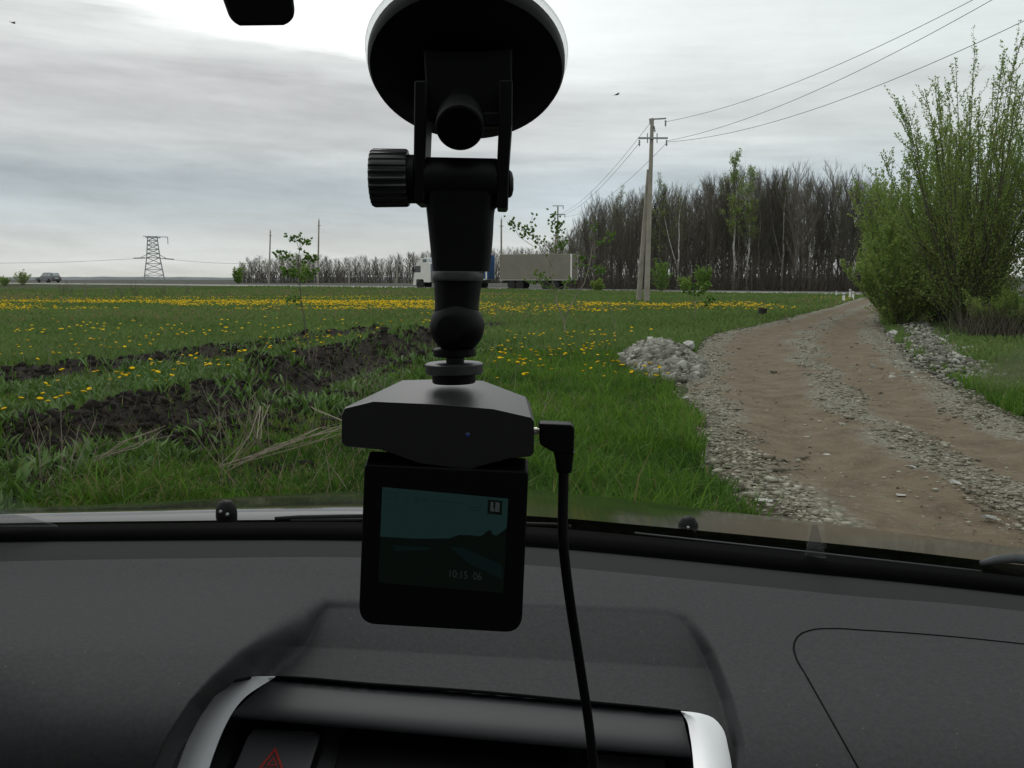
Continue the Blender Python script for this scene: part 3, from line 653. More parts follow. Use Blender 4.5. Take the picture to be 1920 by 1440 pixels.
def proto_tree(seed, h, cw, green, bark, twr=.011, lo=.28, leaf=.16):
    T, C, LP = bare_tree(seed, h, cw, green, twr, lo); tm = as_mesh(T, 'trunk', bark); cm = as_mesh(C, 'crown', M['twig']); lm = None
    if LP:
        rg = np.random.RandomState(seed); P = np.repeat(np.array([p[:] for p in LP]), 3, 0); P = P + rg.randn(*P.shape) * .12; o = leaves_mesh('leaves', P, rg.randn(*P.shape) + np.array([0, 0, .2]), leaf * (.7 + .6 * rg.rand(len(P))), rg, M['leaf'], None, np.clip(.25 + .5 * rg.rand(len(P)), 0, 1), None)
        lm = o.data; bpy.data.objects.remove(o)
    return tm, cm, lm
PROT = [proto_tree(200 + i, 14, .27 + .03 * (i % 3), .0, M['bark'], .0105, .07 + .06 * (i % 3)) for i in range(6)]
PROTG = [proto_tree(300 + i, 14, .26, .12, M['bark'], .012, .12, .18) for i in range(2)]
PROTB = [proto_tree(320, 16, .17, .22, M['birch'], .010, .35, .20), proto_tree(321, 16, .15, .05, M['birch'], .010, .4, .16)]
def put_tree(pr, x, y, h, h0, rz, name, label, group, wide=1.0):
    tm, cm, lm = pr; s = h / h0; o = thing(name, label, 'tree', (x, y, gz1(x, y)), rz, group); o.scale = (s * wide, s * wide, s)
    link('trunk', tm, o); link('crown', cm, o)
    if lm: link('leaves', lm, o)
    return o
rg = random.Random(77)
def top_py(px):
    return float(np.interp(px, [1060, 1090, 1150, 1230, 1300, 1360, 1420, 1500, 1560, 1600, 1640, 1700], [418, 392, 362, 350, 352, 318, 330, 322, 318, 330, 352, 360]))
cnt = 0
for row, (dd, n) in enumerate([(112, 40), (116, 38), (121, 36), (127, 34), (134, 34), (142, 30)]):
    for i in range(n):
        px = 1068 + (1690 - 1068) * (i + rg.uniform(.1, .9)) / n
        if row > 2 and px > 1490 and rg.random() < .75: continue
        d = dd + rg.uniform(-2.5, 2.5) - 10 * max(0, (px - 1300)) / 400
        x = (px - 960) / FPX * d; h = (523 - top_py(px) + rg.uniform(-40, 2) - 3 * row) * d / FPX + 1.3; g_ = rg.random() < .08
        put_tree(rg.choice(PROTG if g_ else PROT), x, d, h, 14, rg.uniform(0, 6.28), 'bare_tree', 'tall greening grey tree in the wood beyond the road' if g_ else 'tall bare grey brown tree in the dense wood beyond the road', 'greening trees in the wood beyond the road' if g_ else 'bare trees in the wood beyond the road')
for px, d, tp, k, lab in [(1372, 106, 297, 0, 'tall birch with a white trunk and pale green top, highest of the wood'), (1398, 107, 322, 0, 'slimmer green topped birch beside the highest birch'), (1462, 109, 330, 1, 'birch with a thin white trunk and nearly bare crown in the wood'), (1268, 107, 360, 1, 'white trunked birch nearest the twin legged concrete pole')]:
    put_tree(PROTB[k], (px - 960) / FPX * d, d, (523 - tp) * d / FPX + 1.3, 16, rg.uniform(0, 6), 'birch_tree', lab, None, 1.0)
# far wood left of and behind the lorry
for i in range(120):
    px = 446 + (1075 - 446) * (i + rg.uniform(.1, .9)) / 120; d = rg.uniform(236, 262); tp = np.interp(px, [440, 470, 560, 640, 700, 780, 900, 1000, 1075], [500, 488, 480, 488, 486, 478, 472, 472, 440]) + rg.uniform(-3, 9)
    g_ = px < 470 or rg.random() < .12
    put_tree(rg.choice(PROTG if g_ else PROT), (px - 960) / FPX * d, d, (523 - tp) * d / FPX + 1.3, 14, rg.uniform(0, 6.28), 'bare_tree', 'small far tree with a haze of green leaves in the tree line behind the lorry' if g_ else 'small far bare tree in the tree line behind the lorry', 'green trees of the far tree line' if g_ else 'bare trees of the far tree line', 1.7)
# small round leafy shrubs : far
def leafy_shrub(seed, h, wdt, nst, nsh, nl, size, mt=None, lowstart=.08, vase=1.0):
    r = random.Random(seed); rg_ = np.random.RandomState(seed); S = MB(); P = []; D = []
    for i in range(nst):
        a = 6.283 * (i + r.random()) / nst; lean = (r.random() ** .7) * wdt / h * vase; hh = h * r.uniform(.62, 1.0) * (1 - .25 * min(1, lean * h / wdt) ** 2)
        k = 8; st = arc((math.cos(a) * .12, math.sin(a) * .12, -.05), (math.cos(a) * lean * 1.15, math.sin(a) * lean * 1.15, 1), hh, k, .18, r, .07)
        r0 = (.0042 if h > 4 else .006) * h * r.uniform(.6, 1); S.tube(st, [r0 * (1 - .85 * j / k) + .002 for j in range(k + 1)], 5, cap=False)
        for j in range(nsh):
            u = lowstart + (1 - lowstart) * (j + r.random()) / nsh
            if h > 4 and u > .5 and r.random() < .38: continue
            q = u * k; kk = min(int(q), k - 1); p = st[kk].lerp(st[kk + 1], q - kk)
            b2 = r.uniform(0, 6.283); L = (.16 + .30 * (1 - u) ** .7) * h * r.uniform(.35, .85) * .75
            d0 = Vector((math.cos(b2) + math.cos(a) * .5, math.sin(b2) + math.sin(a) * .5, r.uniform(.3, 1.5) + u)).normalized()
            sh = arc(p, d0, L, 3, .2, r, .16); S.tube(sh, [r0 * .3 * (1 - u * .6) + .0015, r0 * .2 + .001, .002, .0012], 3, cap=False)
            for e in range(nl):
                v = (e + r.random()) / nl; q2 = v * 3; k2 = min(int(q2), 2); P.append((sh[k2].lerp(sh[k2 + 1], q2 - k2))[:]); D.append((d0 + Vector((r.uniform(-1, 1), r.uniform(-1, 1), r.uniform(-.6, .8))))[:])
        for e in range(int(nl * 3)):     # the leafy tip of the stem
            u = .7 + .32 * r.random(); q = min(u, .999) * k; kk = int(q); P.append(st[kk].lerp(st[kk + 1], q - kk)[:]); D.append((r.uniform(-1, 1), r.uniform(-1, 1), r.uniform(-.2, 1.2)))
    P = np.array(P); P = P + rg_.randn(*P.shape) * size * .35; D = np.array(D); n = len(P); cl = fbm(P[:, 0] * 1.1 + P[:, 2] * .7, P[:, 1] * 1.1 + P[:, 2] * .4, seed, 3)
    sh_ = np.clip(.1 + .75 * cl + .3 * (rg_.rand(n) - .5), 0, .8); sh_ = np.where(rg_.rand(n) < .04, 1, sh_)
    return S, P, D, size * (.6 + .7 * rg_.rand(n)), sh_, rg_
def put_shrub(seed, x, y, h, wdt, nst, nsh, nl, size, label, mt, name='leafy_shrub', group=None, cat='shrub', low=.08, vase=1.0):
    S, P, D, sz, sh_, rg_ = leafy_shrub(seed, h, wdt, nst, nsh, nl, size, None, low, vase); o = thing(name, label, cat, (x, y, gz1(x, y)), 0, group)
    link('stems', as_mesh(S, 'stems', M['stem']), o); leaves_mesh('leaves', P, D, sz, rg_, mt, o, sh_, None); return o
put_shrub(1, 11.0, 21.5, 6.9, 2.8, 54, 32, 32, .056, 'tallest leafy green shrub with upright whips, right of the track', M['leaf'], 'tall_shrub', low=.03, vase=1.1)
put_shrub(2, 11.9, 26.5, 5.2, 2.4, 44, 26, 28, .075, 'dense green shrub overhanging the far right edge of the track', M['leaf'], 'tall_shrub', low=.02, vase=1.1)
put_shrub(3, 12.6, 20.0, 6.0, 2.3, 44, 28, 30, .056, 'green shrub at the right end of the thicket, with reddish young tops', M['leaf'], 'tall_shrub', low=.03)
put_shrub(9, 11.6, 24.2, 5.6, 2.5, 44, 26, 26, .07, 'green shrub in the middle of the thicket, between the tallest and the overhanging one', M['leaf'], 'tall_shrub', low=.03, vase=1.2)
put_shrub(10, 10.9, 19.6, 1.5, 1.5, 40, 14, 20, .055, 'low green growth at the foot of the thicket, just left of the reeds', M['leaf'], 'tall_shrub', low=.02, vase=1.3)
put_shrub(7, 12.9, 18.2, 4.6, 2.0, 40, 26, 28, .058, 'lower green shrub at the right edge, in front of the reddish topped one', M['leaf'], 'tall_shrub', low=.02, vase=1.2)
put_shrub(8, 16.6, 25.0, 6.0, 2.6, 40, 26, 26, .08, 'green shrub filling the gap behind the right end of the thicket', M['leaf'], 'tall_shrub', low=.03, vase=1.1)
put_shrub(4, 15.4, 29, 7.2, 2.6, 34, 22, 18, .09, 'tall green shrub standing behind the tallest one', M['leaf'], 'tall_shrub', low=.05)
put_shrub(5, 14.4, 33.0, 3.8, 2.2, 34, 22, 22, .10, 'low bright green bush where the track meets the thicket', M['leaf'], 'tall_shrub', low=.02, vase=1.3)
put_shrub(6, 10.1, 23.0, 3.0, 1.8, 42, 22, 26, .066, 'low leafy skirt of the thicket beside the bank of rubble', M['leaf'], 'tall_shrub', low=.02, vase=1.3)
for i, (px, d, hpx, wpx, lab) in enumerate([(1238, 95, 60, 34, 'bright green bush behind the foot of the concrete pole'), (1318, 88, 44, 26, 'small yellow green bush right of the concrete pole'), (1283, 92, 24, 26, 'little green bush in front of the dark wood, between two others'),
                                         (1120, 97, 20, 30, 'low green bush beside the rear of the grey trailer'), 
                                         (450, 215, 26, 26, 'round bright green bush at the left end of the far tree line'), (572, 200, 34, 24, 'dark green bush between the two single poles')]):
    x = (px - 960) / FPX * d; put_shrub(40 + i, x, d, hpx / FPX * d * 1.25, wpx / FPX * d * .6, 13, 9, 8, .22 if d < 150 else .42, lab, M['leaf_bright'] if i in (0, 1, 4) else M['leaf'], 'leafy_bush', low=.05, vase=1.1)
# brown scrub at the left road edge and thin weeds on the skyline
put_shrub(60, PT(42, 523, 128).x, 128, 2.3, 1.6, 26, 9, 4, .16, 'brown scrubby bush beside the road, in front of the grey car', M['leaf'], 'scrubby_bush', low=.1)
put_shrub(61, PT(8, 523, 126).x, 126, 1.5, 1.5, 20, 9, 4, .16, 'low dark bush at the left end of the road', M['leaf'], 'scrubby_bush', low=.1)
M['dryweed'] = M['twig']
def dry_weed(x, y, h, n, seed, label, name='dry_weed', rad=.004, lean=.35, group=None, mt=None):
    r = random.Random(seed); b = MB(); z = gz1(x, y)
    for i in range(n):
        a = r.uniform(0, 6.283); L = h * r.uniform(.55, 1.05); st = arc((x + r.uniform(-.05, .05) * n ** .5, y + r.uniform(-.05, .05) * n ** .5, z - .02), (math.cos(a) * lean * r.random() * 1.6, math.sin(a) * lean * r.random() * 1.6, 1), L, 4, 0, r, .10)
        b.tube(st, [rad, rad * .9, rad * .75, rad * .6, rad * .4], 4, cap=False)
        for j in range(4):
            p = st[1 + j % 3 + (j > 2)]; e = arc(p, (r.uniform(-1, 1), r.uniform(-1, 1), 1.2), L * r.uniform(.1, .28), 2, .2, r, .15); b.tube(e, [rad * .6, rad * .5, rad * .3], 3, cap=False)
    o = b.build(name, mt or M['straw'], None); at = o.data.attributes.new('shade', 'FLOAT', 'POINT'); at.data.foreach_set('value', np.random.RandomState(seed).rand(len(o.data.vertices)).astype(np.float32) * .3 + .35)
    return tag(o, label, 'dry plant', group)
for i, (px, d, hp) in enumerate([(135, 60, 26), (165, 58, 34), (215, 62, 24), (232, 57, 20), (258, 60, 22), (120, 64, 18), (312, 61, 18), (355, 63, 18)]):
    x = (px - 960) / FPX * d; dry_weed(x, d, (hp + 12) / FPX * d, 6, 300 + i, 'thin dry weed standing against the sky before the far road', 'dry_weed', .010, .25, 'dry weeds along the far road', M['twig'])

M['pale_bark'] = mat('pale_young_bark', (.20, .18, .14), .85, var=.2, vscale=15)
# ---- two saplings
def sapling(name, label, pts, twigs, leaves, seed, mt, leaf=.075):
    """pts: trunk pixels, twigs: list of pixel polylines, all at distance d (real 3D depth jitter added)"""
    r = random.Random(seed); rg_ = np.random.RandomState(seed)
    return r, rg_
def build_sapling(name, label, base, d, trunks, leaf_n, seed, leaf, r0):
    r = random.Random(seed); rg_ = np.random.RandomState(seed); p0 = GP(*base); d = p0.y; o = thing(name, label, 'sapling', (p0.x, p0.y, gz1(p0.x, p0.y))); T = MB(); P = []; D = []
    for ti, (poly, rad) in enumerate(trunks):
        dep = [d + (r.uniform(-.25, .25) if ti else 0) * (i / max(1, len(poly) - 1)) + (r.uniform(-.06, .06)) for i in range(len(poly))]
        path = [PT(px, py, dep[i]) for i, (px, py) in enumerate(poly)]
        if ti == 0: path[0].z = gz1(p0.x, p0.y) - .03
        fine = []
        for i in range(len(path) - 1):
            for k in range(4): fine.append(path[i].lerp(path[i + 1], k / 4) + Vector((r.uniform(-1, 1), r.uniform(-1, 1), 0)) * .008)
        fine.append(path[-1]); n = len(fine); T.tube(fine, [rad * (1 - .75 * i / (n - 1)) + .0015 for i in range(n)], 5, cap=False)
        lv = leaf_n[ti] if isinstance(leaf_n, (list, tuple)) else leaf_n
        for _ in range(lv):
            u = (.35 + .65 * r.random() ** .8) if ti else (.55 + .45 * r.random()); q = u * (n - 1); k = min(int(q), n - 2); p = fine[k].lerp(fine[k + 1], q - k)
            a = r.uniform(0, 6.283); dd = Vector((math.cos(a), math.sin(a), r.uniform(-.5, .8))); e = p + dd * r.uniform(.01, .11)
            for _k in range(9): P.append(e[:]); D.append((dd + Vector((r.uniform(-.7, .7), r.uniform(-.7, .7), r.uniform(-.7, .5))))[:])
    T.build('stem', M['pale_bark'] if seed != 5 else M['stem'], o, True); P = np.array(P) - np.array(o.location); n = len(P)
    leaves_mesh('leaves', P, np.array(D), leaf * (.6 + .7 * rg_.rand(n)), rg_, M['leaf_bright'], o, rg_.rand(n) * .9, None); return o
build_sapling('sapling', 'slim young sapling with fresh green leaves behind the turned soil, left of the mount', (577, 652), 17, [
    ([(577, 652), (572, 610), (566, 570), (562, 535), (560, 500), (562, 470), (564, 440)], .012), ([(560, 505), (545, 490), (530, 478), (520, 474)], .005), ([(561, 500), (578, 490), (588, 478)], .005),
    ([(562, 470), (555, 450), (546, 442)], .004), ([(563, 465), (572, 455), (576, 450)], .004), ([(562, 535), (548, 520), (536, 505)], .005), ([(563, 530), (578, 520), (586, 510)], .005), ([(566, 575), (552, 566), (545, 560)], .004), ([(560, 515), (552, 508), (540, 512)], .004)],
    [16, 24, 30, 16, 16, 34, 34, 18, 22], 5, .056, .020)
build_sapling('sapling', 'forked young tree with sparse green leaves in front of the grey trailer', (1060, 632), 18, [
    ([(1060, 632), (1058, 600), (1066, 580), (1080, 555), (1096, 530), (1104, 500), (1112, 460), (1110, 430), (1113, 410)], .016), ([(1058, 605), (1045, 570), (1040, 540), (1030, 510), (1034, 470), (1020, 455), (1000, 440)], .012),
    ([(1034, 500), (1024, 480), (1010, 455), (995, 430), (998, 400)], .006), ([(1034, 500), (1040, 470), (1042, 430), (1038, 400)], .006), ([(1000, 462), (975, 445), (962, 425), (955, 412)], .005), ([(1010, 460), (985, 440), (976, 420)], .005),
    ([(1104, 505), (1125, 500), (1122, 520)], .005), ([(1112, 470), (1130, 455), (1148, 435)], .005), ([(1080, 555), (1040, 545), (1010, 532), (985, 528)], .006), ([(1040, 540), (1022, 525), (1005, 510)], .005), ([(1035, 490), (1050, 470), (1056, 450), (1050, 415)], .005), ([(1100, 515), (1085, 498), (1088, 480)], .004), ([(1042, 560), (1030, 548), (1060, 535), (1075, 520)], .005)],
    [24, 18, 28, 44, 28, 30, 28, 30, 28, 22, 40, 22, 18], 8, .056, .022)
build_sapling('sapling', 'thin leafless sapling between the forked young tree and the rubble heap', (1155, 640), 17, [([(1155, 640), (1152, 610), (1146, 580), (1140, 560)], .008), ([(1150, 605), (1162, 590), (1166, 575)], .004)], [0, 2], 9, .05, .008)
build_sapling('sapling', 'small bushy sapling by the foot of the concrete pole, near the track', (1303, 600), 27, [([(1303, 600), (1302, 560), (1300, 530)], .012), ([(1302, 575), (1288, 548), (1282, 530)], .007), ([(1302, 570), (1318, 545), (1325, 532)], .007), ([(1302, 585), (1325, 570), (1335, 560)], .006)], [20, 26, 26, 18], 12, .09, .01)

# ---- dry stalks by the car
DS = [((700, 765), .75, 12, 'tangled upright dry stalks beside the left of the dash camera', .55), ((470, 850), .75, 9, 'dry stalks bent to a peak in the grass left of the dash camera', .5), ((575, 700), .55, 6, 'thin dry stalks rising from the dark soil near the slim sapling', .3),
      ((95, 925), .62, 5, 'forked dry stalk at the lower left beside the windscreen edge', .3), ((395, 745), .45, 3, 'pair of thin dry stems among the weeds on the nearer soil strip', .15), ((350, 660), .45, 2, 'single thin dry stem in the farther soil band', .1), ((690, 860), .5, 10, 'curled pale dry stems under the left of the dash camera', .9), ((20, 930), .4, 4, 'short broken dry stems in the lower left corner of the meadow', .6), ((895, 690), .6, 3, 'bent pale dry stem just right of the mount nut', .8), ((1085, 770), .5, 2, 'curved dry stem in the lush grass behind the plug', 1.2), ((1020, 790), .5, 3, 'leaning dry twig right of the dash camera', .8)]
for i, ((px, py), h, n, lab, ln) in enumerate(DS):
    p = GP(px, py); dry_weed(p.x, p.y, h * .8, n, 400 + i, lab, 'dry_stalks', .0030, ln)
r = random.Random(41); b = MB()
for i in range(230):
    y = 4.6 + 13 * r.random() ** 1.4; x = r.uniform(-.58, .02) * y
    if abs(x) < .95 and y < 2.8: continue
    z = gz1(x, y); L = r.uniform(.12, .5); lean = r.choice([.1, .25, .5]); a = r.uniform(0, 6.283); st = arc((x, y, z), (math.cos(a) * lean, math.sin(a) * lean, 1), L, 3, 0, r, .18); w0 = r.uniform(.0012, .0024); b.tube(st, [w0, w0 * .9, w0 * .7, w0 * .4], 3, cap=False)
o = b.build('dry_stems', M['straw']); at = o.data.attributes.new('shade', 'FLOAT', 'POINT'); at.data.foreach_set('value', np.repeat(np.random.RandomState(41).rand(len(o.data.vertices) // 3 + 1), 3)[:len(o.data.vertices)].astype(np.float32)); kind(o, 'stuff', 'thin dry stems scattered through the left of the meadow', 'dry stems')
def lying(pts, n, seed, label):
    r = random.Random(seed); b = MB()
    for i in range(n):
        q = [GP(px + r.uniform(-10, 10), py + r.uniform(-8, 8), zz) for px, py, zz in pts]
        q = [v + Vector((r.uniform(-.05, .05), r.uniform(-.08, .08), r.uniform(-.01, .04))) for v in q]; b.tube(q, [.0034, .0032, .003, .002][:len(q)], 4, cap=False)
    o = b.build('dry_stalks', M['straw']); at = o.data.attributes.new('shade', 'FLOAT', 'POINT'); at.data.foreach_set('value', np.random.RandomState(seed).rand(len(o.data.vertices)).astype(np.float32)); tag(o, label, 'dry plant')
lying([(120, 905, .03), (180, 872, .10), (250, 835, .22), (300, 812, .30)], 6, 1, 'bundle of pale dry stalks leaning across the dark soil, lower left')
lying([(140, 890, .02), (175, 855, .12), (205, 830, .22)], 2, 2, 'short pair of dry stems crossing the leaning bundle')
lying([(420, 885, .02), (500, 850, .10), (600, 822, .14), (660, 800, .16)], 8, 3, 'long sheaf of flattened dry grass left of the dash camera')
lying([(430, 875, .03), (470, 820, .22), (490, 765, .40)], 6, 4, 'steep dry stems propped over the flattened sheaf')
lying([(545, 745, .02), (600, 770, .14), (650, 790, .20)], 2, 5, 'single pale stem reaching toward the dash camera from the left')
lying([(1290, 870, .01), (1270, 880, .03), (1250, 905, .04)], 2, 6, 'few dry straws lying at the grass edge of the track')
# dry reed clump under the shrub
p = GP(1868, 632); r = random.Random(9); b = MB()
for i in range(330):
    x = p.x + r.gauss(0, .42); y = p.y + r.gauss(0, .35); L = r.uniform(.35, .9); st = arc((x, y, -.02), (r.uniform(-.5, .5), r.uniform(-.4, .4), 1), L, 3, -.4, r, .12); b.tube(st, [.007, .006, .005, .003], 3, cap=False)
o = b.build('dry_reeds', M['reed']); at = o.data.attributes.new('shade', 'FLOAT', 'POINT'); at.data.foreach_set('value', np.random.RandomState(4).rand(len(o.data.vertices)).astype(np.float32) * .5); tag(o, 'clump of grey brown dry reeds under the right of the green thicket', 'dry plant')
# brushy undergrowth along the foot of the wood
r = random.Random(19); b = MB()
for i in range(4200):
    d = 103 + r.random() ** 1.5 * 40; px = r.uniform(1062, 1700); d -= 9 * max(0, (px - 1300)) / 400; x = (px - 960) / FPX * d; L = r.uniform(.8, 2.0) + 3.6 * r.random() ** 3; z = -.2
    st = arc((x, d, z), (r.uniform(-.5, .5), r.uniform(-.4, .4), 1), L, 2, .1, r, .15); b.tube(st, [.02, .017, .01], 3, cap=False)
    for k in range(4): e = arc(st[1].lerp(st[2], r.random()), (r.uniform(-1, 1), r.uniform(-1, 1), .9), L * .3, 1, .2, r, .1); b.tube(e, [.013, .008], 3, cap=False)
for i in range(1500):
    d = r.uniform(232, 266); px = r.uniform(448, 1075); x = (px - 960) / FPX * d; L = r.uniform(1.2, 4.2); st = arc((x, d, -.3), (r.uniform(-.5, .5), r.uniform(-.4, .4), 1), L, 2, .1, r, .15); b.tube(st, [.05, .04, .025], 3, cap=False)
    for k in range(4): e = arc(st[1].lerp(st[2], r.random()), (r.uniform(-1, 1), r.uniform(-1, 1), .9), L * .35, 1, .2, r, .1); b.tube(e, [.035, .02], 3, cap=False)
o = b.build('undergrowth', mat('brush_twigs', (.06, .05, .038), .9, var=.5, vscale=.25)); kind(o, 'stuff', 'brown leafless undergrowth at the foot of the wood', 'undergrowth')
# dark stump
p = GP(1428, 592); V, F = ico(3, 9, .9, .2); r_ = .16; b = MB(); b.lathe([(.17, -.05), (.155, .05), (.145, .2), (.15, .26), (.12, .28)], (p.x, p.y, gz1(p.x, p.y)), (.15, 0, 1), 12)
o = b.build('stump', mat('charred_wood', (.022, .018, .016), .95, var=.4, vscale=12, bump=.6, bscale=20), None, True, auto=40); tag(o, 'dark charred stump in the grass left of the track', 'stump')
# ================================================================== POLES AND WIRES
M['insul'] = mat('brown_glass_insulator', (.10, .12, .11), .25)
p0 = GP(1212, 566); dP = p0.y; zb = gz1(p0.x, p0.y)
o = thing('utility_pole', 'tall concrete power pole braced by a second leaning leg, beside the track', 'utility pole', (p0.x, p0.y, zb))
top = PT(1223, 222, dP); b = MB(); b.bar((p0.x, p0.y, zb - .3), top, .01); 
def taper(b, a, c, w0, w1, mi=0):
    a = Vector(a); c = Vector(c); d = (c - a).normalized(); x = Vector((1, 0, 0)); x = (x - d * x.dot(d)).normalized(); y = d.cross(x)
    A = [a + x * w0 * i + y * w0 * j for i, j in ((-.5, -.4), (-.4, -.5), (.4, -.5), (.5, -.4), (.5, .4), (.4, .5), (-.4, .5), (-.5, .4))]; B = [c + x * w1 * i + y * w1 * j for i, j in ((-.5, -.4), (-.4, -.5), (.4, -.5), (.5, -.4), (.5, .4), (.4, .5), (-.4, .5), (-.5, .4))]
    b.loft(A, B, mi)
b = MB(); taper(b, (p0.x, p0.y, zb - .3), top, .30, .17); b.build('pole', M['concrete'], o)
q = GP(1197, 563); b = MB(); taper(b, ((1196 - 960) / FPX * (dP + .3) / math.cos(PITCH) * .9931, dP + .3, zb - .3), PT(1216, 318, dP + .16), .28, .17); b.build('brace_leg', M['concrete'], o)
b = MB(); a1 = PT(1197, 259, dP - .12); a2 = PT(1252, 259, dP - .12); b.bar(a1, a2, .09, .09); b.bar(PT(1214, 250, dP - .11), PT(1214, 268, dP - .11), .05); b.bar(PT(1232, 250, dP - .11), PT(1232, 268, dP - .11), .05); b.build('crossarm', M['steel'], o)
b = MB(); b.bar(PT(1217, 224, dP), PT(1249, 222, dP), .07); b.bar(PT(1219, 223, dP), PT(1219, 233, dP), .08); b.build('top_bracket', M['steel'], o)
def insulator(p, d=(0, 0, -1), parent=None, n=3, r=.06):
    b = MB(); prof = [(.012, 0)]
    for i in range(n): prof += [(.02, .02 + i * .1), (r, .05 + i * .1), (r * .9, .075 + i * .1), (.02, .09 + i * .1)]
    prof += [(.012, n * .1 + .06)]; b.lathe(prof, p, d, 10); b.build('insulator', M['insul'], parent, True)
for px, py in ((1199, 262), (1250, 262), (1248, 225)): insulator(PT(px, py, dP - .12), (0, 0, -1), o)
insulator(PT(1226, 236, dP - .1), (.2, 0, -1), o)
# the second braced pole, half hidden by the trailer
dQ = 112; px0 = 1044; zb2 = gz1((px0 - 960) / FPX * dQ, dQ); t2 = PT(1046, 387, dQ); o2 = thing('utility_pole', 'braced concrete power pole standing behind the grey trailer', 'utility pole', ((px0 - 960) / FPX * dQ, dQ, zb2))
b = MB(); taper(b, (t2.x, dQ, zb2 - .3), t2, .30, .17); b.build('pole', M['concrete'], o2)
b = MB(); taper(b, (t2.x - .9, dQ + .4, zb2 - .3), PT(1044, 430, dQ + .1), .28, .17); b.build('brace_leg', M['concrete'], o2)
b = MB(); b.bar(PT(1038, 402, dQ - .12), PT(1060, 402, dQ - .12), .12); b.bar(PT(1036, 386, dQ), PT(1057, 386, dQ), .09); b.build('crossarm', M['steel'], o2)
for px, py in ((1039, 403), (1059, 403), (1056, 387)): insulator(PT(px, py, dQ - .12), (0, 0, -1), o2, 3, .08)
for px, tp, d, lab in [(507, 433, 168, 'single grey pole beyond the road, leftmost of the three plain poles'), (598, 413, 150, 'single grey pole beyond the road, between the slim sapling and the white lorry'), (940, 412, 128, 'single grey pole standing up between blue truck body and grey trailer')]:
    x = (px - 960) / FPX * d; zb_ = gz1(x, d); tt = PT(px, tp, d); op = thing('utility_pole', lab, 'utility pole', (x, d, zb_)); b = MB(); b.tube([(x, d, zb_ - .2), tt], [.17, .11], 8); b.build('pole', M['concrete'], op, True, auto=40)
    b = MB(); b.tube([tt + Vector((0, 0, -.1)), tt + Vector((0, 0, .35))], [.05, .03], 6); b.bar(tt + Vector((-.35, .2, -.9)), tt + Vector((.35, -.2, -.9)), .07); b.build('fitting', M['dark_steel'], op)
for px, tp, d in [(656, 497, 215), (745, 495, 210)]:
    x = (px - 960) / FPX * d; zb_ = gz1(x, d); tt = PT(px, tp, d); op = thing('utility_pole', 'short pale far pole in the gap before the tree line, ' + ('farther from' if px < 700 else 'nearer to') + ' the lorry cab', 'utility pole', (x, d, zb_)); b = MB(); taper(b, (x, d, zb_ - .2), tt, .34, .26); b.build('pole', M['concrete'], op); b = MB(); b.bar(tt + Vector((-.5, 0, -.4)), tt + Vector((.5, 0, -.4)), .09); b.build('fitting', M['dark_steel'], op)
def span(a, c, sag, rad, label, n=26):
    a = Vector(a); c = Vector(c); b = MB(); b.tube([a.lerp(c, i / n) + Vector((0, 0, -4 * sag * (i / n) * (1 - i / n))) for i in range(n + 1)], rad, 5, cap=True); o = b.build('power_line', M['wire'], None, True); return tag(o, label, 'power line')
span(PT(1249, 228, dP), PT(2000, -95, 25), .66, .0105, 'topmost wire running from the braced concrete pole to the upper right')
span(PT(1251, 264, dP), PT(2000, -82, 25), .72, .0105, 'middle wire running from the braced concrete pole to the upper right')
span(PT(1252, 266, dP), PT(2050, -25, 24), .80, .0105, 'lowest wire running right over the green shrub from the braced concrete pole')
span(PT(1218, 232, dP), PT(1040, 404, dQ), 1.0, .011, 'thin wire from the top of the braced pole down to the far braced pole')
span(PT(1199, 268, dP), PT(1039, 406, dQ), 1.0, .011, 'thin wire from the left crossarm end to the far braced pole')
span(PT(1250, 268, dP), PT(1059, 406, dQ), 1.0, .011, 'thin wire from the right crossarm end to the far braced pole')
# ------------------------------------------------------------------ lattice pylon
dL = 460; s_ = dL / FPX; xc = (294 - 960) * s_; zt = 1.25 + (523 - 445) * s_; zm = 1.25 + (523 - 484) * s_; zb_ = gz1(xc, dL)
o = thing('power_pylon', 'grey steel lattice pylon on the left horizon', 'pylon', (xc, dL, zb_)); b = MB()
def half(z): return np.interp(z, [zb_, zm, zt], [18.0 * s_, 11.5 * s_, 8.0 * s_])
zs = list(np.linspace(zb_, zm, 5)) + list(np.linspace(zm, zt, 6))[1:]
for i in range(len(zs) - 1):
    h0, h1 = half(zs[i]), half(zs[i + 1])
    for sx, sy in ((1, 1), (1, -1), (-1, 1), (-1, -1)): b.bar((xc + sx * h0, dL + sy * h0, zs[i]), (xc + sx * h1, dL + sy * h1, zs[i + 1]), .34)
    for (ax, ay), (bx, by) in (((-1, -1), (1, -1)), ((-1, 1), (1, 1)), ((-1, -1), (-1, 1)), ((1, -1), (1, 1))):
        b.bar((xc + ax * h0, dL + ay * h0, zs[i]), (xc + bx * h1, dL + by * h1, zs[i + 1]), .20); b.bar((xc + bx * h0, dL + by * h0, zs[i]), (xc + ax * h1, dL + ay * h1, zs[i + 1]), .20); b.bar((xc + ax * h1, dL + ay * h1, zs[i + 1]), (xc + bx * h1, dL + by * h1, zs[i + 1]), .2)
b.turn((xc, dL), R(21.9)).build('lattice_tower', M['steel'], o)
b = MB()
for sy in (-1, 1):
    b.bar((xc - 34 * s_, dL, zm - .2), (xc, dL + sy * 1.5, zm), .3); b.bar((xc + 35 * s_, dL, zm - .6), (xc, dL + sy * 1.5, zm), .3); b.bar((xc - 22 * s_, dL + sy * .5, zm), (xc - 9 * s_, dL + sy, zm + 7 * s_), .22); b.bar((xc + 22 * s_, dL + sy * .5, zm - .3), (xc + 9 * s_, dL + sy, zm + 7 * s_), .22)
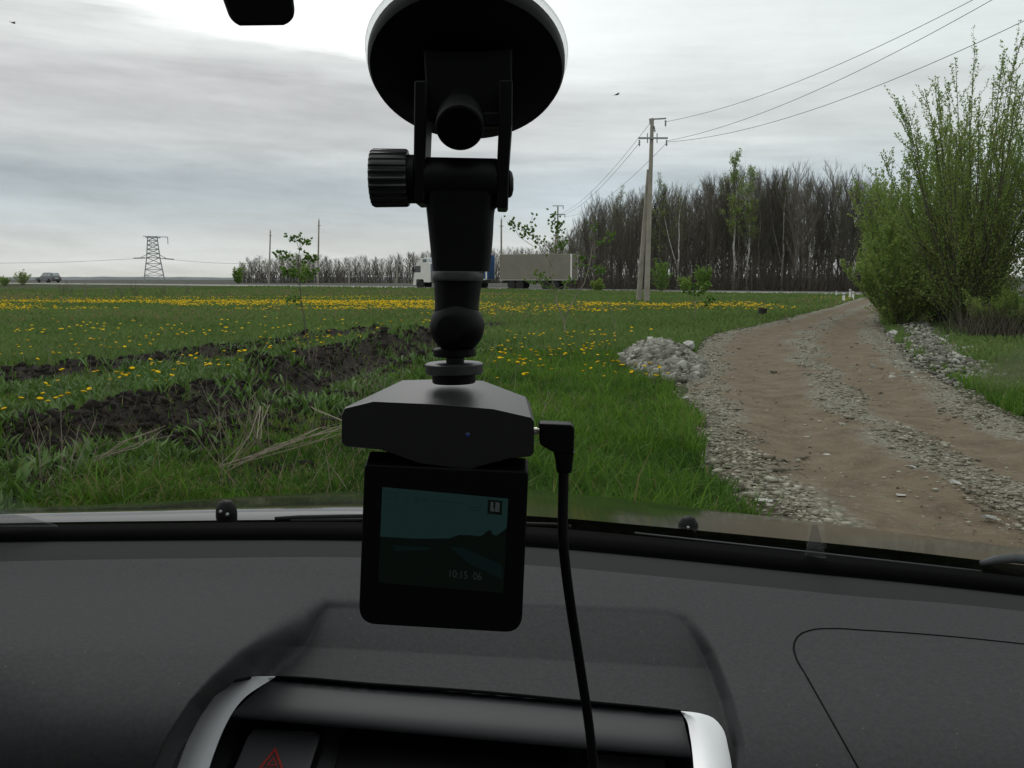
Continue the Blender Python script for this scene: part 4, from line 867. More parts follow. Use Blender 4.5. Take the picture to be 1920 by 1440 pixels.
b.bar((xc - 34 * s_, dL, zm - .3), (xc - 14 * s_, dL, zm - .1), .55); b.bar((xc + 18 * s_, dL, zm - .3), (xc + 36 * s_, dL, zm - .8), .55); b.turn((xc, dL), R(21.9)).build('lower_crossarm', M['steel'], o)
b = MB(); b.bar((xc - 16 * s_, dL, zt + .1), (xc + 27 * s_, dL, zt - .2), .35); b.bar((xc - 12 * s_, dL, zt - .5), (xc + 14 * s_, dL, zt - .6), .45); b.turn((xc, dL), R(21.9)).build('upper_crossarm', M['steel'], o)
b = MB(); b.tube([(xc + 26.5 * s_, dL, zt - .2), (xc + 26.5 * s_, dL, zt - 14 * s_)], .16, 6); b.turn((xc, dL), R(21.9)).build('insulator', M['dark_steel'], o)
span((xc - 35 * s_, dL, zm - .4), PT(-60, 493, 430), .8, .07, 'faint wire from the left arm of the lattice pylon'); span((xc + 36 * s_, dL, zm - .9), PT(474, 494, 380), .6, .07, 'faint wire from the right arm of the lattice pylon')
# ------------------------------------------------------------------ marker posts
M['post_black'] = mat('post_black_band', (.02, .02, .02), .6)
for px, yb, yt, lab in [(1568, 555.5, 545, 'smallest white marker post beside the road junction, farthest left'), (1581.5, 567, 549, 'white marker post nearest the track at the junction'), (1593.5, 559, 541.5, 'tallest white marker post of the junction, with a dark band'), (1599, 562, 546, 'white marker post at the right end of the junction group')]:
    p = GP(px, yb, .0); h = (yb - yt) / FPX * p.y; z = gz1(p.x, p.y); o = thing('marker_post', lab, 'marker post', (p.x, p.y, z)); b = MB(); w_ = .11
    b.loft([(p.x + i * w_ / 2, p.y + j * .04, z - .1) for i, j in ((-1, -1), (1, -1), (1, 1), (-1, 1))], [(p.x + i * w_ / 2, p.y + j * .04, z + h - .04 + (.04 if i < 0 else 0)) for i, j in ((-1, -1), (1, -1), (1, 1), (-1, 1))]); b.build('post', M['white_paint'], o)
    b = MB(); b.box((p.x, p.y, z + h * .78), (w_ + .008, .09, h * .10)); b.build('band', M['post_black'], o)
# ================================================================== LORRY AND TRAILER
def wheel(x, y, r, wd_, parent, dual=False):
    b = MB(); b.lathe([(r * .55, -wd_ / 2), (r * .93, -wd_ / 2), (r, -wd_ * .32), (r, wd_ * .32), (r * .93, wd_ / 2), (r * .55, wd_ / 2)], (x, y, r), (0, 1, 0), 20); w_ = b.build('wheel', M['tyre'], parent, True, local=True, auto=40)
    b = MB(); b.lathe([(r * .55, -wd_ * .45), (r * .5, -wd_ * .52), (r * .2, -wd_ * .3), (.02, -wd_ * .32)], (x, y, r), (0, 1, 0), 14); b.build('rim', M['rim'], w_, True, local=True, auto=40)
M['rim'] = mat('steel_rim', (.16, .16, .16), .5, metal=.3); M['cab'] = mat('white_cab_paint', (.70, .69, .65), .35, coat=.3, var=.06, vscale=2); M['blue'] = mat('blue_tarpaulin', (.02, .085, .22), .55, var=.12, vscale=1.5); M['tarp'] = mat('grey_tarpaulin', (.21, .19, .155), .7, var=.10, vscale=1.2, bump=.3, bscale=3, bdist=.03)
M['darktarp'] = mat('dark_blue_grey_tarpaulin', (.04, .05, .065), .6, var=.1, vscale=1.5)
tail = PT(1072, 541, 100.5); dirv = Vector((-math.cos(R(20)), math.sin(R(20)), 0)); rz = math.atan2(dirv.y, dirv.x); side_ = Vector((dirv.y, -dirv.x, 0))     # local +x = driving direction
# near side of the vehicle is local +y or -y?  local y = Rz*(0,1): (-sin, cos)
ly = Vector((-math.sin(rz), math.cos(rz), 0)); near = 1 if ly.y < 0 else -1
z0 = float(road_side(np.array([tail.x]), np.array([tail.y + 3]))[1][0]) + .06
LT = 8.7; ctr = Vector((tail.x, tail.y, 0)) - ly * near * 1.25
def veh_box(b, x0, x1, y0, y1, za, zb2, mi=0): b.box(((x0 + x1) / 2, (y0 + y1) / 2, (za + zb2) / 2), (x1 - x0, y1 - y0, zb2 - za), mi)
tr = thing('lorry_trailer', 'grey brown tarpaulin trailer pulled by the white lorry', 'trailer', (ctr.x, ctr.y, z0), rz)
b = MB(); veh_box(b, 0.02, LT, -1.24, 1.24, 1.12, 3.98); b.build('tarpaulin', M['tarp'], tr, local=True, bevel=.05)
b = MB(); veh_box(b, 0, LT + .05, -1.25, 1.25, 1.0, 1.11); b.build('side_rail', mat('rail_paint', (.38, .37, .34), .5), tr, local=True)
b = MB()
for yy in (-1.27, 1.27): veh_box(b, .0, .16, yy - .02, yy + .02, 1.11, 3.95)
b.build('corner_post', M['white_paint'], tr, local=True)
b = MB(); veh_box(b, .1, LT - .1, -.45, .45, .72, .995); veh_box(b, LT, LT + 1.7, -.06, .06, .74, .84); veh_box(b, .02, .10, -1.2, 1.2, .55, .72); b.build('chassis', M['dark_grey'], tr, local=True)
for xx in (2.0, 3.2, 6.3, 7.3):
    for yy in (-1.05, 1.05): wheel(xx, yy, .48, .3, tr)
b = MB(); veh_box(b, -.03, -.005, -1.1, -.8, .58, .70); veh_box(b, -.03, -.005, .8, 1.1, .58, .70); b.build('tail_light', mat('red_lens', (.25, .01, .01), .3), tr, local=True)
xo = LT + 1.55; c2 = ctr + dirv * xo; LB = 6.9
lo_ = thing('lorry', 'white cab lorry with a blue cargo body, driving left on the main road', 'lorry', (c2.x, c2.y, z0), rz)
b = MB(); veh_box(b, 0.02, LB, -1.24, 1.24, 1.15, 3.98); bo = b.build('cargo_body', M['blue'], lo_, local=True, bevel=.04)
b = MB(); yn = near * 1.25; veh_box(b, 2.2, LB - .1, min(yn, yn + near * .012), max(yn, yn + near * .012), 1.3, 3.85); veh_box(b, .35, 2.0, min(yn, yn + near * .012), max(yn, yn + near * .012), 1.3, 3.85); b.build('side_curtain', M['darktarp'], lo_, local=True)
b = MB()
for yy in (-1.28, 1.28): veh_box(b, .0, .17, yy - .02, yy + .02, 1.15, 3.9)
veh_box(b, .2, LB, -1.265, 1.265, 1.05, 1.15); b.build('corner_post', M['white_paint'], lo_, local=True)
b = MB(); veh_box(b, .1, LB + 1.8, -.45, .45, .7, 1.04); veh_box(b, 2.3, 4.2, -1.15, 1.15, .45, .95); b.build('chassis', M['dark_grey'], lo_, local=True)
xf = LB + .35; xe = xf + 2.25
b = MB(); prof = [(xf, .75), (xf + .9, .75), (xf + .95, 1.1), (xf + 1.9, 1.1), (xf + 1.95, .55), (xe, .5), (xe + .02, 1.3), (xe - .06, 1.75), (xe - .28, 2.75), (xe - .45, 3.0), (xe - .9, 3.55), (xf + .45, 3.72), (xf + .25, 3.1), (xf, 3.0)]
b.loft([(x, -1.24, z) for x, z in prof], [(x, 1.24, z) for x, z in prof]); cabo = b.build('cab', M['cab'], lo_, local=True, bevel=.05)
b = MB(); A = [(xe - .12, 1.95), (xe - .03 - .25, 2.7), (xe - .95, 2.72), (xe - .95, 1.95)]
for s in (-1, 1): b.loft([(x, s * 1.245, z) for x, z in A], [(x, s * 1.255, z) for x, z in A])
b.build('side_window', M['glass_dark'], cabo, local=True)
b = MB(); b.loft([(xe - .045, -1.1, 1.8), (xe - .045, 1.1, 1.8), (xe - .265, 1.1, 2.72), (xe - .265, -1.1, 2.72)], [(xe - .015, -1.1, 1.8), (xe - .015, 1.1, 1.8), (xe - .235, 1.1, 2.72), (xe - .235, -1.1, 2.72)]); b.build('windscreen', M['glass_dark'], cabo, local=True)
b = MB(); veh_box(b, xf + .5, xf + 1.0, -1.251, 1.251, 3.15, 3.5); b.build('roof_deflector_opening', mat('grey_blue_trim', (.12, .15, .19), .5), cabo, local=True)
b = MB(); veh_box(b, xe - .02, xe + .1, -1.2, 1.2, .42, .95); veh_box(b, xe - .35, xe - .02, -1.25, 1.25, .42, .56); b.build('bumper', M['cab'], lo_, local=True, bevel=.04)
b = MB(); [veh_box(b, xe + .05, xe + .12, s * 1.0 - .14, s * 1.0 + .14, .62, .82) for s in (-1, 1)]; b.build('headlight', M['glass_dark'], lo_, local=True)
for s in (-1, 1):
    b = MB(); veh_box(b, xe - .12, xe + .02, s * 1.42 - .1, s * 1.42 + .1, 2.0, 2.6); b.bar((xe - .2, s * 1.2, 2.6), (xe - .05, s * 1.42, 2.5), .04); b.build('mirror', M['black'], lo_, local=True)
for xx, r_ in ((xf + 1.43, .50), (1.3, .5), (2.55, .5)):
    for yy in (-1.05, 1.05): wheel(xx, yy, r_, .32, lo_)
# ================================================================== GREY ESTATE CAR
pc = PT(108, 529, 147.2); pc.y = 143; rzc = math.atan2(math.sin(R(28)), -math.cos(R(28))); zc = float(road_side(np.array([pc.x]), np.array([pc.y + 4.0]))[1][0]) + .05
dc = Vector((math.cos(rzc), math.sin(rzc), 0)); cc = Vector((pc.x, pc.y + 4.2, 0)) + dc * .2; L = 4.35; vh = thing('estate_car', 'grey estate car on the main road at far left, seen from its rear side', 'car', (cc.x, cc.y, zc), rzc)
b = MB(); pr = [(0, .35), (0, .95), (.12, 1.0), (2.9, 1.0), (4.15, .85), (L, .72), (L + .03, .4), (L - .2, .28), (.15, .28)]; cgrey = mat('grey_car_paint', (.14, .15, .16), .3, metal=.4, coat=.4)
b.loft([(x, -.84, z) for x, z in pr], [(x, .84, z) for x, z in pr]); bd = b.build('body', cgrey, vh, local=True, bevel=.05)
b = MB(); pr = [(.08, .99), (.35, 1.58), (.6, 1.66), (2.2, 1.66), (2.5, 1.58), (3.15, .99)]; b.loft([(x, -.78 + .12 * (z > 1.2), z) for x, z in pr], [(x, .78 - .12 * (z > 1.2), z) for x, z in pr]); b.build('cabin', cgrey, vh, local=True, bevel=.04)
M['pale_glass'] = mat('reflecting_glass', (.30, .32, .33), .1, spec=.8); b = MB()
for s in (-1, 1):
    for xa, xb in ((.42, 1.2), (1.3, 2.1), (2.2, 2.85)): b.loft([(xa, s * .775, 1.06), (xb, s * .775, 1.06), (min(xb, 2.5), s * .672, 1.56), (max(xa, .5), s * .672, 1.56)], [(xa, s * .79, 1.06), (xb, s * .79, 1.06), (min(xb, 2.5), s * .687, 1.56), (max(xa, .5), s * .687, 1.56)])
b.loft([(.08, -.62, 1.08), (.08, .62, 1.08), (.30, .55, 1.52), (.30, -.55, 1.52)], [(.06, -.62, 1.08), (.06, .62, 1.08), (.28, .55, 1.52), (.28, -.55, 1.52)]); b.build('window', M['pale_glass'], vh, local=True)
b = MB(); veh_box(b, -.08, .02, -.82, .82, .38, .55); veh_box(b, L - .02, L + .08, -.82, .82, .36, .52); b.build('bumper', M['dark_grey'], vh, local=True)
b = MB(); [veh_box(b, -.02, .005, s * .74 - .08, s * .74 + .08, .66, .88) for s in (-1, 1)]; b.build('tail_light', mat('tail_lens', (.2, .02, .02), .3), vh, local=True)
b = MB(); veh_box(b, -.03, -.002, -.26, .26, .68, .80); b.build('number_plate', M['white_paint'], vh, local=True)
for xx in (.8, 3.45):
    for yy in (-.78, .78): wheel(xx, yy, .33, .2, vh)
# ================================================================== BIRDS
for bpx, bpy_, bd_, ax, blab in ((1157, 177, 60, Vector((.9, .2, .25)), 'small dark bird flying over the braced concrete pole'), (25, 43, 75, Vector((.5, .6, -.1)), 'tiny dark bird high in the upper left of the sky')):
  pb = PT(bpx, bpy_, bd_); b = MB(); r = .055; BAX = ax
  b.lathe([(.004, -.20), (.03, -.13), (r, -.02), (.045, .07), (.03, .11), (.026, .14), (.004, .20)], pb, BAX, 10)
  ax = BAX.normalized(); up = Vector((0, 0, 1)); sd = ax.cross(up).normalized()
  for s in (-1, 1):
      W = [pb + ax * .06 + sd * s * .03, pb + ax * .10 + sd * s * .18 + up * .06, pb - ax * .02 + sd * s * .36 + up * .03, pb - ax * .04 + sd * s * .18 + up * .05, pb - ax * .06 + sd * s * .03]; b.loft(W, [q + up * .012 for q in W])
  T = [pb - ax * .15 + sd * .02, pb - ax * .30 + sd * .05, pb - ax * .30 - sd * .05, pb - ax * .15 - sd * .02]; b.loft(T, [q + up * .01 for q in T])
  o = b.build('bird', M['black_matte'], None, True, auto=40); tag(o, blab, 'bird')
# ================================================================== THE CAR THE PHOTO IS TAKEN FROM
car = thing('car', 'car around the viewer: grey dashboard, clear windscreen and dark hood', 'car', (0, 0, 0))
M['dash'] = mat('dashboard_plastic', (.052, .053, .055), .85, speck=(260, .03, .4), var=.10, vscale=300, bump=.25, bscale=1100, bdist=.0006, spec=.05, detail=2)
M['dash_dark'] = mat('dashboard_strip_plastic', (.032, .0325, .033), .85, speck=(300, .03, .35), bump=.2, bscale=1100, bdist=.0006, spec=.04)
M['bezel'] = mat('soft_trim_plastic', (.045, .047, .050), .6, bump=.08, bscale=1500, bdist=.0004, spec=.2)
M['silver'] = mat('silver_trim', (.80, .81, .83), .40, metal=.25, spec=.5)
M['seal'] = mat('black_glass_border', (.003, .003, .003), .9, spec=.02)
M['gap'] = mat('panel_gap', (.006, .006, .006), .9, spec=.05)
M['face'] = mat('console_plastic', (.022, .022, .024), .5); M['screen_black'] = mat('clock_display', (.003, .003, .003), .45, spec=.15)
M['red'] = mat('red_marking', (.38, .035, .025), .6); M['cloth'] = mat('cabin_lining', (.09, .088, .085), .95); M['paint'] = mat('dark_hood_paint', (.012, .014, .014), .09, spec=.5, bump=.05, bscale=6, bdist=.01)
ZD = .953
TXp = [-700, 0, 300, 650, 1000, 1250, 1500, 1700, 1920, 2300, 2700]; TT_ = [1010, 985, 981, 979, 988, 1010, 1035, 1056, 1083, 1128, 1178]; TB_ = [1036, 1009, 1006, 1006, 1018, 1040, 1065, 1084, 1108, 1154, 1204]
SX = [-700, 0, 350, 660, 1000, 1300, 1440, 1640, 1750, 1920, 2300, 2700]; SY = [1085, 1053, 1047, 1045, 1060, 1087, 1101, 1121, 1129, 1146, 1190, 1240]
def edge_t(x): return cr(TXp, TT_, np.asarray(x, float))
def edge_b(x): return cr(TXp, TB_, np.asarray(x, float))
def edge_s(x): return cr(SX, SY, np.asarray(x, float))
def on_z(px, py, z):
    a, b, c = raydir(px, py); s = (np.asarray(z) - 1.25) / c; return np.stack([a * s, b * s, 1.25 + c * s], -1)
def polydist(px, py, poly):
    P = np.array(poly, float); d = np.full(px.shape, 1e9); ins = np.zeros(px.shape, bool); n = len(P)
    for i in range(n):
        a = P[i]; c = P[(i + 1) % n]; e = c - a; w_ = np.stack([px - a[0], py - a[1]], -1); t = np.clip((w_ @ e) / (e @ e), 0, 1)
        d = np.minimum(d, np.hypot(w_[..., 0] - t * e[0], w_[..., 1] - t * e[1]))
        if a[1] != c[1]:
            cond = (a[1] > py) != (c[1] > py); ins ^= cond & (px < (c[0] - a[0]) * (py - a[1]) / (c[1] - a[1]) + a[0])
    return np.where(ins, d, -d)
TRAY = [(606, 1118), (900, 1120), (1255, 1140), (1290, 1158), (1330, 1225), (1362, 1310), (1385, 1400), (1395, 1700), (270, 1700), (285, 1460), (320, 1385), (360, 1320), (400, 1272), (450, 1222), (520, 1170), (566, 1136)]
CONSOLE = [(516, 1270), (470, 1271), (435, 1281), (402, 1304), (376, 1342), (350, 1394), (328, 1452), (300, 1540), (280, 1740), (1400, 1740), (1383, 1540), (1372, 1450), (1364, 1407), (1353, 1368), (1336, 1349), (1310, 1340), (1276, 1335)]
def dash_dz(px, py):
    """height of the dashboard top above its base level, along each line of sight"""
    out = -.004 * sstep(1050, 1250, py) + .042 * sstep(660, 430, px) * sstep(1075, 1230, py) - .070 * np.clip((py - 1262 - .05 * np.clip(px - 960, -400, 2000)) / 260, 0, 2) ** 2 * np.where(px < 900, 1, .55)
    out = out + .016 * np.exp(-(((px + 90) / 190) ** 2 + ((py - 1195) / 95) ** 2))
    yt = 1120 + (px - 606) * .03; yl = 1212 + (px - 560) * .055
    u = np.clip((py - yt) / (yl - yt), 0, 1.0); inn = -.002 - .027 * u - .004 * np.clip((py - yl) / 90, 0, 3)
    inn = np.where(px > 1150, inn, inn)
    sd = polydist(px, py, TRAY); wl = np.where(px < 800, 14 + .10 * np.clip(620 - px, 0, 300), 15); m_ = np.where(px < 800, sstep(-8, 24 + 52 * sstep(620, 560, px) * sstep(330, 440, px), sd), sstep(-wl, wl, sd))
    # the far (upper) side of the tray is only a soft fold
    below = sstep(-1, 9, polydist(px, py, CONSOLE))
    z = out * (1 - m_) + np.minimum(inn, out + .0) * m_
    return z - .16 * below
gx = np.unique(np.r_[np.arange(-560, 260, 9.0), np.arange(260, 1440, 2.5), np.arange(1440, 2480, 9.0)]); rowsN = 280
PX, VV = np.meshgrid(gx, np.linspace(0, 1, rowsN)); ST = edge_s(PX); PY = ST + (1720 - ST) * VV ** 1.15
Zd = ZD - .004 + dash_dz(PX, PY); D = on_z(PX, PY, Zd)
lip = D[:1].copy(); lip[..., 2] -= .012; D2 = np.concatenate([lip, D], 0)
dsh = grid_mesh('dashboard', D2, M['dash'], None, True); dsh.parent = car
dsh.data.set_sharp_from_angle(angle=R(50))
# dark strip between dashboard and glass, and black glass border
gx2 = np.arange(-600, 2560, 20.0)
st = np.stack([on_z(gx2, edge_b(gx2) - 4, ZD - .012), on_z(gx2, edge_b(gx2) * .5 + edge_s(gx2) * .5, ZD - .010), on_z(gx2, edge_s(gx2) + 6, ZD - .012)], 0)
o = grid_mesh('defroster_strip', st, M['dash_dark']); o.parent = car
tp = on_z(gx2, edge_t(gx2), ZD); bt = on_z(gx2, edge_b(gx2), ZD - .006); bk = bt.copy(); bk[:, 2] -= .02
fr = tp.copy(); fr[:, 1] += .004; fr[:, 2] -= .03
o = grid_mesh('glass_border', np.stack([fr, tp, tp * .45 + bt * .55 + np.array([0, 0, .001]), bt, bk], 0), M['seal'], None, False); o.parent = car
# windscreen
TOPZ = 1.462; rise = TOPZ - ZD; RAKE = math.tan(R(33))
u = np.linspace(0, 1, 24)[:, None]; gx3 = np.linspace(-560, 2520, 60); base = on_z(gx3, edge_t(gx3) + 1, ZD)
xm = base[:, 0]; bow = .02 * np.sin(u * math.pi)
W = np.stack([np.broadcast_to(xm, (24, 60)) * (1 - .10 * u), base[None, :, 1] - rise * u / RAKE + bow * .8, ZD + rise * u + bow * .55 + 0 * xm], -1)
m = bpy.data.materials.new('windscreen_glass'); m.use_nodes = True; t = m.node_tree; n_ = t.nodes; l_ = t.links; n_.remove(n_['Principled BSDF'])
tr_ = n_.new('ShaderNodeBsdfTransparent'); tr_.inputs[0].default_value = (.955, .975, .965, 1); gl = n_.new('ShaderNodeBsdfGlossy'); gl.inputs['Roughness'].default_value = .02
fz = n_.new('ShaderNodeFresnel'); fz.inputs[0].default_value = 1.25; mxa = n_.new('ShaderNodeMixShader'); l_.new(fz.outputs[0], mxa.inputs[0]); l_.new(tr_.outputs[0], mxa.inputs[1]); l_.new(gl.outputs[0], mxa.inputs[2])
# dirt left by the wiper on the glass: a fixed thin smear and dust
geo = n_.new('ShaderNodeTexCoord'); df = n_.new('ShaderNodeBsdfTranslucent'); df.inputs[0].default_value = (.075, .08, .05, 1); mxb = n_.new('ShaderNodeMixShader')
def msk_at(c, rad, pw):
    v = n_.new('ShaderNodeVectorMath'); v.operation = 'SUBTRACT'; l_.new(geo.outputs['Object'], v.inputs[0]); v.inputs[1].default_value = c
    s_2 = n_.new('ShaderNodeVectorMath'); s_2.operation = 'DIVIDE'; l_.new(v.outputs[0], s_2.inputs[0]); s_2.inputs[1].default_value = rad
    ln = n_.new('ShaderNodeVectorMath'); ln.operation = 'LENGTH'; l_.new(s_2.outputs[0], ln.inputs[0]); q = n_.new('ShaderNodeMapRange'); q.interpolation_type = 'SMOOTHSTEP'; q.inputs[1].default_value = .15; q.inputs[2].default_value = 1; q.inputs[3].default_value = pw; q.inputs[4].default_value = 0; l_.new(ln.outputs['Value'], q.inputs[0]); return q.outputs[0]
def glass_hit(px, py):
    x, y, z = raydir(px, py); yb = float(on_z(px, float(edge_t(px)), ZD)[1]); s = (yb - (1.25 - ZD) / RAKE) / (float(y) + float(z) / RAKE); return (float(x) * s, float(y) * s, 1.25 + float(z) * s)
def glass_true(px, py):
    g3 = np.linspace(-560, 2520, 900); bs_ = on_z(g3, edge_t(g3) + 1, ZD); uu = np.linspace(0, 1, 500)[:, None]; bw = .02 * np.sin(uu * math.pi)
    Q = np.stack([bs_[None, :, 0] * (1 - .10 * uu), bs_[None, :, 1] - rise * uu / RAKE + bw * .8, ZD + rise * uu + bw * .55 + 0 * bs_[None, :, 0]], -1)
    a_, b_, c_ = (float(v) for v in raydir(px, py)); dv = np.array([a_, b_, c_]) / math.sqrt(a_ * a_ + b_ * b_ + c_ * c_); q = Q - EYE; al = q @ dv; d2 = (q * q).sum(-1) - al * al; d2[al < 0] = 9
    return tuple(Q.reshape(-1, 3)[d2.argmin()])
k1 = msk_at(glass_true(1905, 690), (.030, .05, .034), .55); ad = n_.new('ShaderNodeMath'); ad.operation = 'ADD'; l_.new(k1, ad.inputs[0]); nz = n_.new('ShaderNodeTexNoise'); nz.inputs['Scale'].default_value = 90; nz.inputs['Detail'].default_value = 6; l_.new(geo.outputs['Object'], nz.inputs['Vector'])
mr = n_.new('ShaderNodeMapRange'); mr.inputs[1].default_value = .5; mr.inputs[2].default_value = .8; mr.inputs[3].default_value = .004; mr.inputs[4].default_value = .03; l_.new(nz.outputs[0], mr.inputs[0]); l_.new(mr.outputs[0], ad.inputs[1])
l_.new(ad.outputs[0], mxb.inputs[0]); l_.new(mxa.outputs[0], mxb.inputs[1]); l_.new(df.outputs[0], mxb.inputs[2]); l_.new(mxb.outputs[0], n_['Material Output'].inputs[0])
wsn = grid_mesh('windscreen', W, m); wsn.parent = car
# translucent whitish patches low on the glass
M['pale_patch'] = bpy.data.materials.new('translucent_patch'); M['pale_patch'].use_nodes = True; t = M['pale_patch'].node_tree; n_ = t.nodes; l_ = t.links; bs = n_['Principled BSDF']; bs.inputs['Base Color'].default_value = (.35, .37, .36, 1); bs.inputs['Alpha'].default_value = .22; bs.inputs['Roughness'].default_value = .9
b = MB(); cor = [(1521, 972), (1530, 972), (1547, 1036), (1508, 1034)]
pts = [Vector(glass_hit(*c)) + Vector((0, -.004, -.005)) for c in cor]; b.loft(pts, [q + Vector((0, .0008, .0012)) for q in pts]); b.build('glass_patch', M['pale_patch'], wsn)
b = MB(); pts = [Vector(glass_hit(*c)) + Vector((0, -.004, -.005)) for c in [(-120, 928), (0, 950), (60, 962), (110, 978), (-120, 978)]]; b.loft(pts, [q + Vector((0, .0008, .0012)) for q in pts]); b.build('glass_patch', M['pale_patch'], wsn)
# hood
hx = np.linspace(-500, 2500, 70); crest = np.interp(hx, [-500, 0, 250, 500, 680, 960, 1250, 1500, 1920, 2500], [985, 962, 948, 930, 920, 913, 945, 976, 1030, 1120])
HB = on_z(hx, edge_t(hx) - 2, ZD - .035); HB[:, 1] += .05; CR = np.array([PT(a, c, 1.98 - .10 * ((a - 900) / 900) ** 2)[:] for a, c in zip(hx, crest)])
rws = []
for v in np.linspace(0, 1, 26):
    q = HB * (1 - v) + CR * v; q[:, 2] += .010 * math.sin(v * math.pi) - .012 * math.exp(-v / .035) * (1 - sstep(620, 900, hx)); rws.append(q)
f1 = CR.copy(); f1[:, 1] += .10; f1[:, 2] -= .03; f2 = CR.copy(); f2[:, 1] += .18; f2[:, 2] -= .12; f3 = CR.copy(); f3[:, 1] += .2; f3[:, 2] -= .5
hd = grid_mesh('hood', np.stack(rws + [f1, f2, f3], 0), M['paint']); hd.parent = car
for px, py in ((425, 955), (1290, 985)):
    q = PT(px, py + 12, 1.20); b = MB(); b.lathe([(.0135, -.012), (.0145, .002), (.0135, .012), (.009, .020), (.003, .0225)], q, (0, -.12, 1), 18); nz_ = b.build('washer_nozzle', M['black'], hd, True, auto=50)
    b = MB(); [b.lathe([(.0022, 0), (.0022, .003), (.001, .004)], q + Vector((dx, -.0135, dz_)), (0, -1, .1), 8) for dx, dz_ in ((-.003, .010), (.006, .006))]; b.build('jet', M['steel'], nz_)
b = MB(); b.tube([PT(515, 973, 1.11), PT(560, 971, 1.12), PT(640, 970, 1.13), PT(700, 969, 1.14)], [.003, .004, .0045, .004], 6); b.tube([PT(545, 977, 1.10), PT(690, 975, 1.12), PT(1040, 984, 1.11), PT(1070, 988, 1.10)], .003, 6); b.build('wiper', M['black'], car, True)
b = MB(); b.tube([PT(1840, 1056, .93), PT(1870, 1049, .94), PT(1900, 1047, .95), PT(2060, 1066, .93)], [.003, .005, .006, .006], 6); b.tube([PT(1190, 999, 1.07), PT(1500, 1033, 1.02), PT(1840, 1071, .95)], .0012, 5); b.build('wiper', M['dark_steel'], car, True)
# seams of the airbag lid: near-black tubes colour in the shade of the grooves
def ribbon(pts, wpx, name, parent, mt, lift=.0015, zz=None):
    """thin raised rubber seam following the dashboard surface"""
    P = np.array(pts, float); d = np.r_[0, np.cumsum(np.hypot(*np.diff(P, axis=0).T))]; n = int(d[-1] / 12) + 2; s = np.linspace(0, d[-1], n); x = cr(d, P[:, 0], s); y = cr(d, P[:, 1], s)
    z = ZD - .004 + dash_dz(x, y) + lift; q = on_z(x, y, z); b = MB(); b.tube([Vector(v) for v in q], [wpx / 2 * v[1] / FPX for v in q], 6, cap=True); return b.build(name, mt, parent, True)
ribbon([(1990, 1216), (1920, 1208), (1750, 1191), (1620, 1182), (1560, 1179), (1520, 1182), (1497, 1192), (1488, 1210), (1492, 1232), (1512, 1268), (1560, 1353), (1612, 1445), (1680, 1560)], 4.0, 'airbag_seam', dsh, M['gap'], 0)
# ---- centre console
con = MB(); LN = lambda x: 1271 + (x - 515) * .083
ribbon([(440, 1277), (470, 1271), (515, 1270), (700, 1283), (900, 1297), (1100, 1316), (1275, 1334), (1310, 1339)], 6, 'console_seam', dsh, M['gap'], .001)
def ydash(x, y): return float(on_z(x, y, float(ZD - .004 + dash_dz(np.array([float(x)]), np.array([float(y)]))[0]))[1])
cxs = np.linspace(0, 1, 40); rws = []
for k in range(9):
    v = k / 8; row = []
    for c in cxs:
        xt = 515 + (1277 - 515) * c; xb = 432 + (1297 - 432) * c; yt = LN(xt) + 2; yb = 1342 + (xb - 437) * .0895; x = xt + (xb - xt) * v ** .8; y = yt + (yb - yt) * v; Y0 = ydash(xt, LN(xt) - 6) + .002
        row.append(PT(x, y, Y0 - .050 * math.sin(v * math.pi / 2)))
    rws.append(row)
for k in range(3):
    rws.append([PT(432 + (1297 - 432) * c, 1342 + (432 + 865 * c - 437) * .0895 + 4, rws[8][i].y + .02 * (k + 1)) for i, c in enumerate(cxs)])
b = MB(); b.rows(rws); bz = b.build('console_trim', M['bezel'], car, True)
YL_ = ydash(515, LN(515) - 6); YR_ = ydash(1270, LN(1270) - 6)
def FY(o): return lambda x, y: YL_ + (YR_ - YL_) * (x - 515) / 755 - .024 + o - .00042 * (y - 1350 - (x - 437) * .0895)
fc = MB(); fc.slab([(330, 1330), (1340, 1415), (1390, 1800), (280, 1800)], FY(.010), .03); face = fc.build('console_face', M['face'], car)
# hazard button with its triangle
b = MB(); b.slab([(452, 1378), (466, 1366), (592, 1371), (608, 1380), (606, 1392), (580, 1470), (415, 1470)], FY(-.002), .012); hz_ = b.build('button_frame', M['gap'], face, bevel=.0008)
b = MB(); b.slab([(462, 1384), (472, 1374), (588, 1379), (598, 1387), (570, 1475), (424, 1475)], FY(-.005), .012); bt_ = b.build('hazard_button', mat('button_plastic', (.075, .075, .08), .55), face, bevel=.0012)
def tri(c, s, sk): return [(c[0] + .06 * s, c[1] - s), (c[0] + .62 * s + sk, c[1] + .52 * s), (c[0] - .72 * s, c[1] + .50 * s)]
b = MB(); o_ = [PT(x, y, FY(-.0068)(x, y)) for x, y in [(517, 1400), (533, 1445), (482, 1443)]]; i_ = [PT(x, y, FY(-.0068)(x, y)) for x, y in [(515, 1409), (526, 1440), (491, 1439)]]; o2_ = [PT(x, y, FY(-.0068)(x, y)) for x, y in [(514, 1418), (521, 1436), (499, 1435.5)]]; i2_ = [PT(x, y, FY(-.0068)(x, y)) for x, y in [(513, 1423), (517.5, 1433.5), (504.5, 1433)]]
for A, Bq in ((o_, i_), (o2_, i2_)):
    for k in range(3): b.add([A[k], A[(k + 1) % 3], Bq[(k + 1) % 3], Bq[k]], [(0, 1, 2, 3)])
b.build('warning_triangle', M['red'], bt_)
b = MB(); b.slab([(640, 1392), (656, 1372), (1048, 1406), (1060, 1420), (1052, 1500), (610, 1500)], FY(-.002), .012); dp = b.build('clock_display', M['screen_black'], face, bevel=.001)
b = MB()
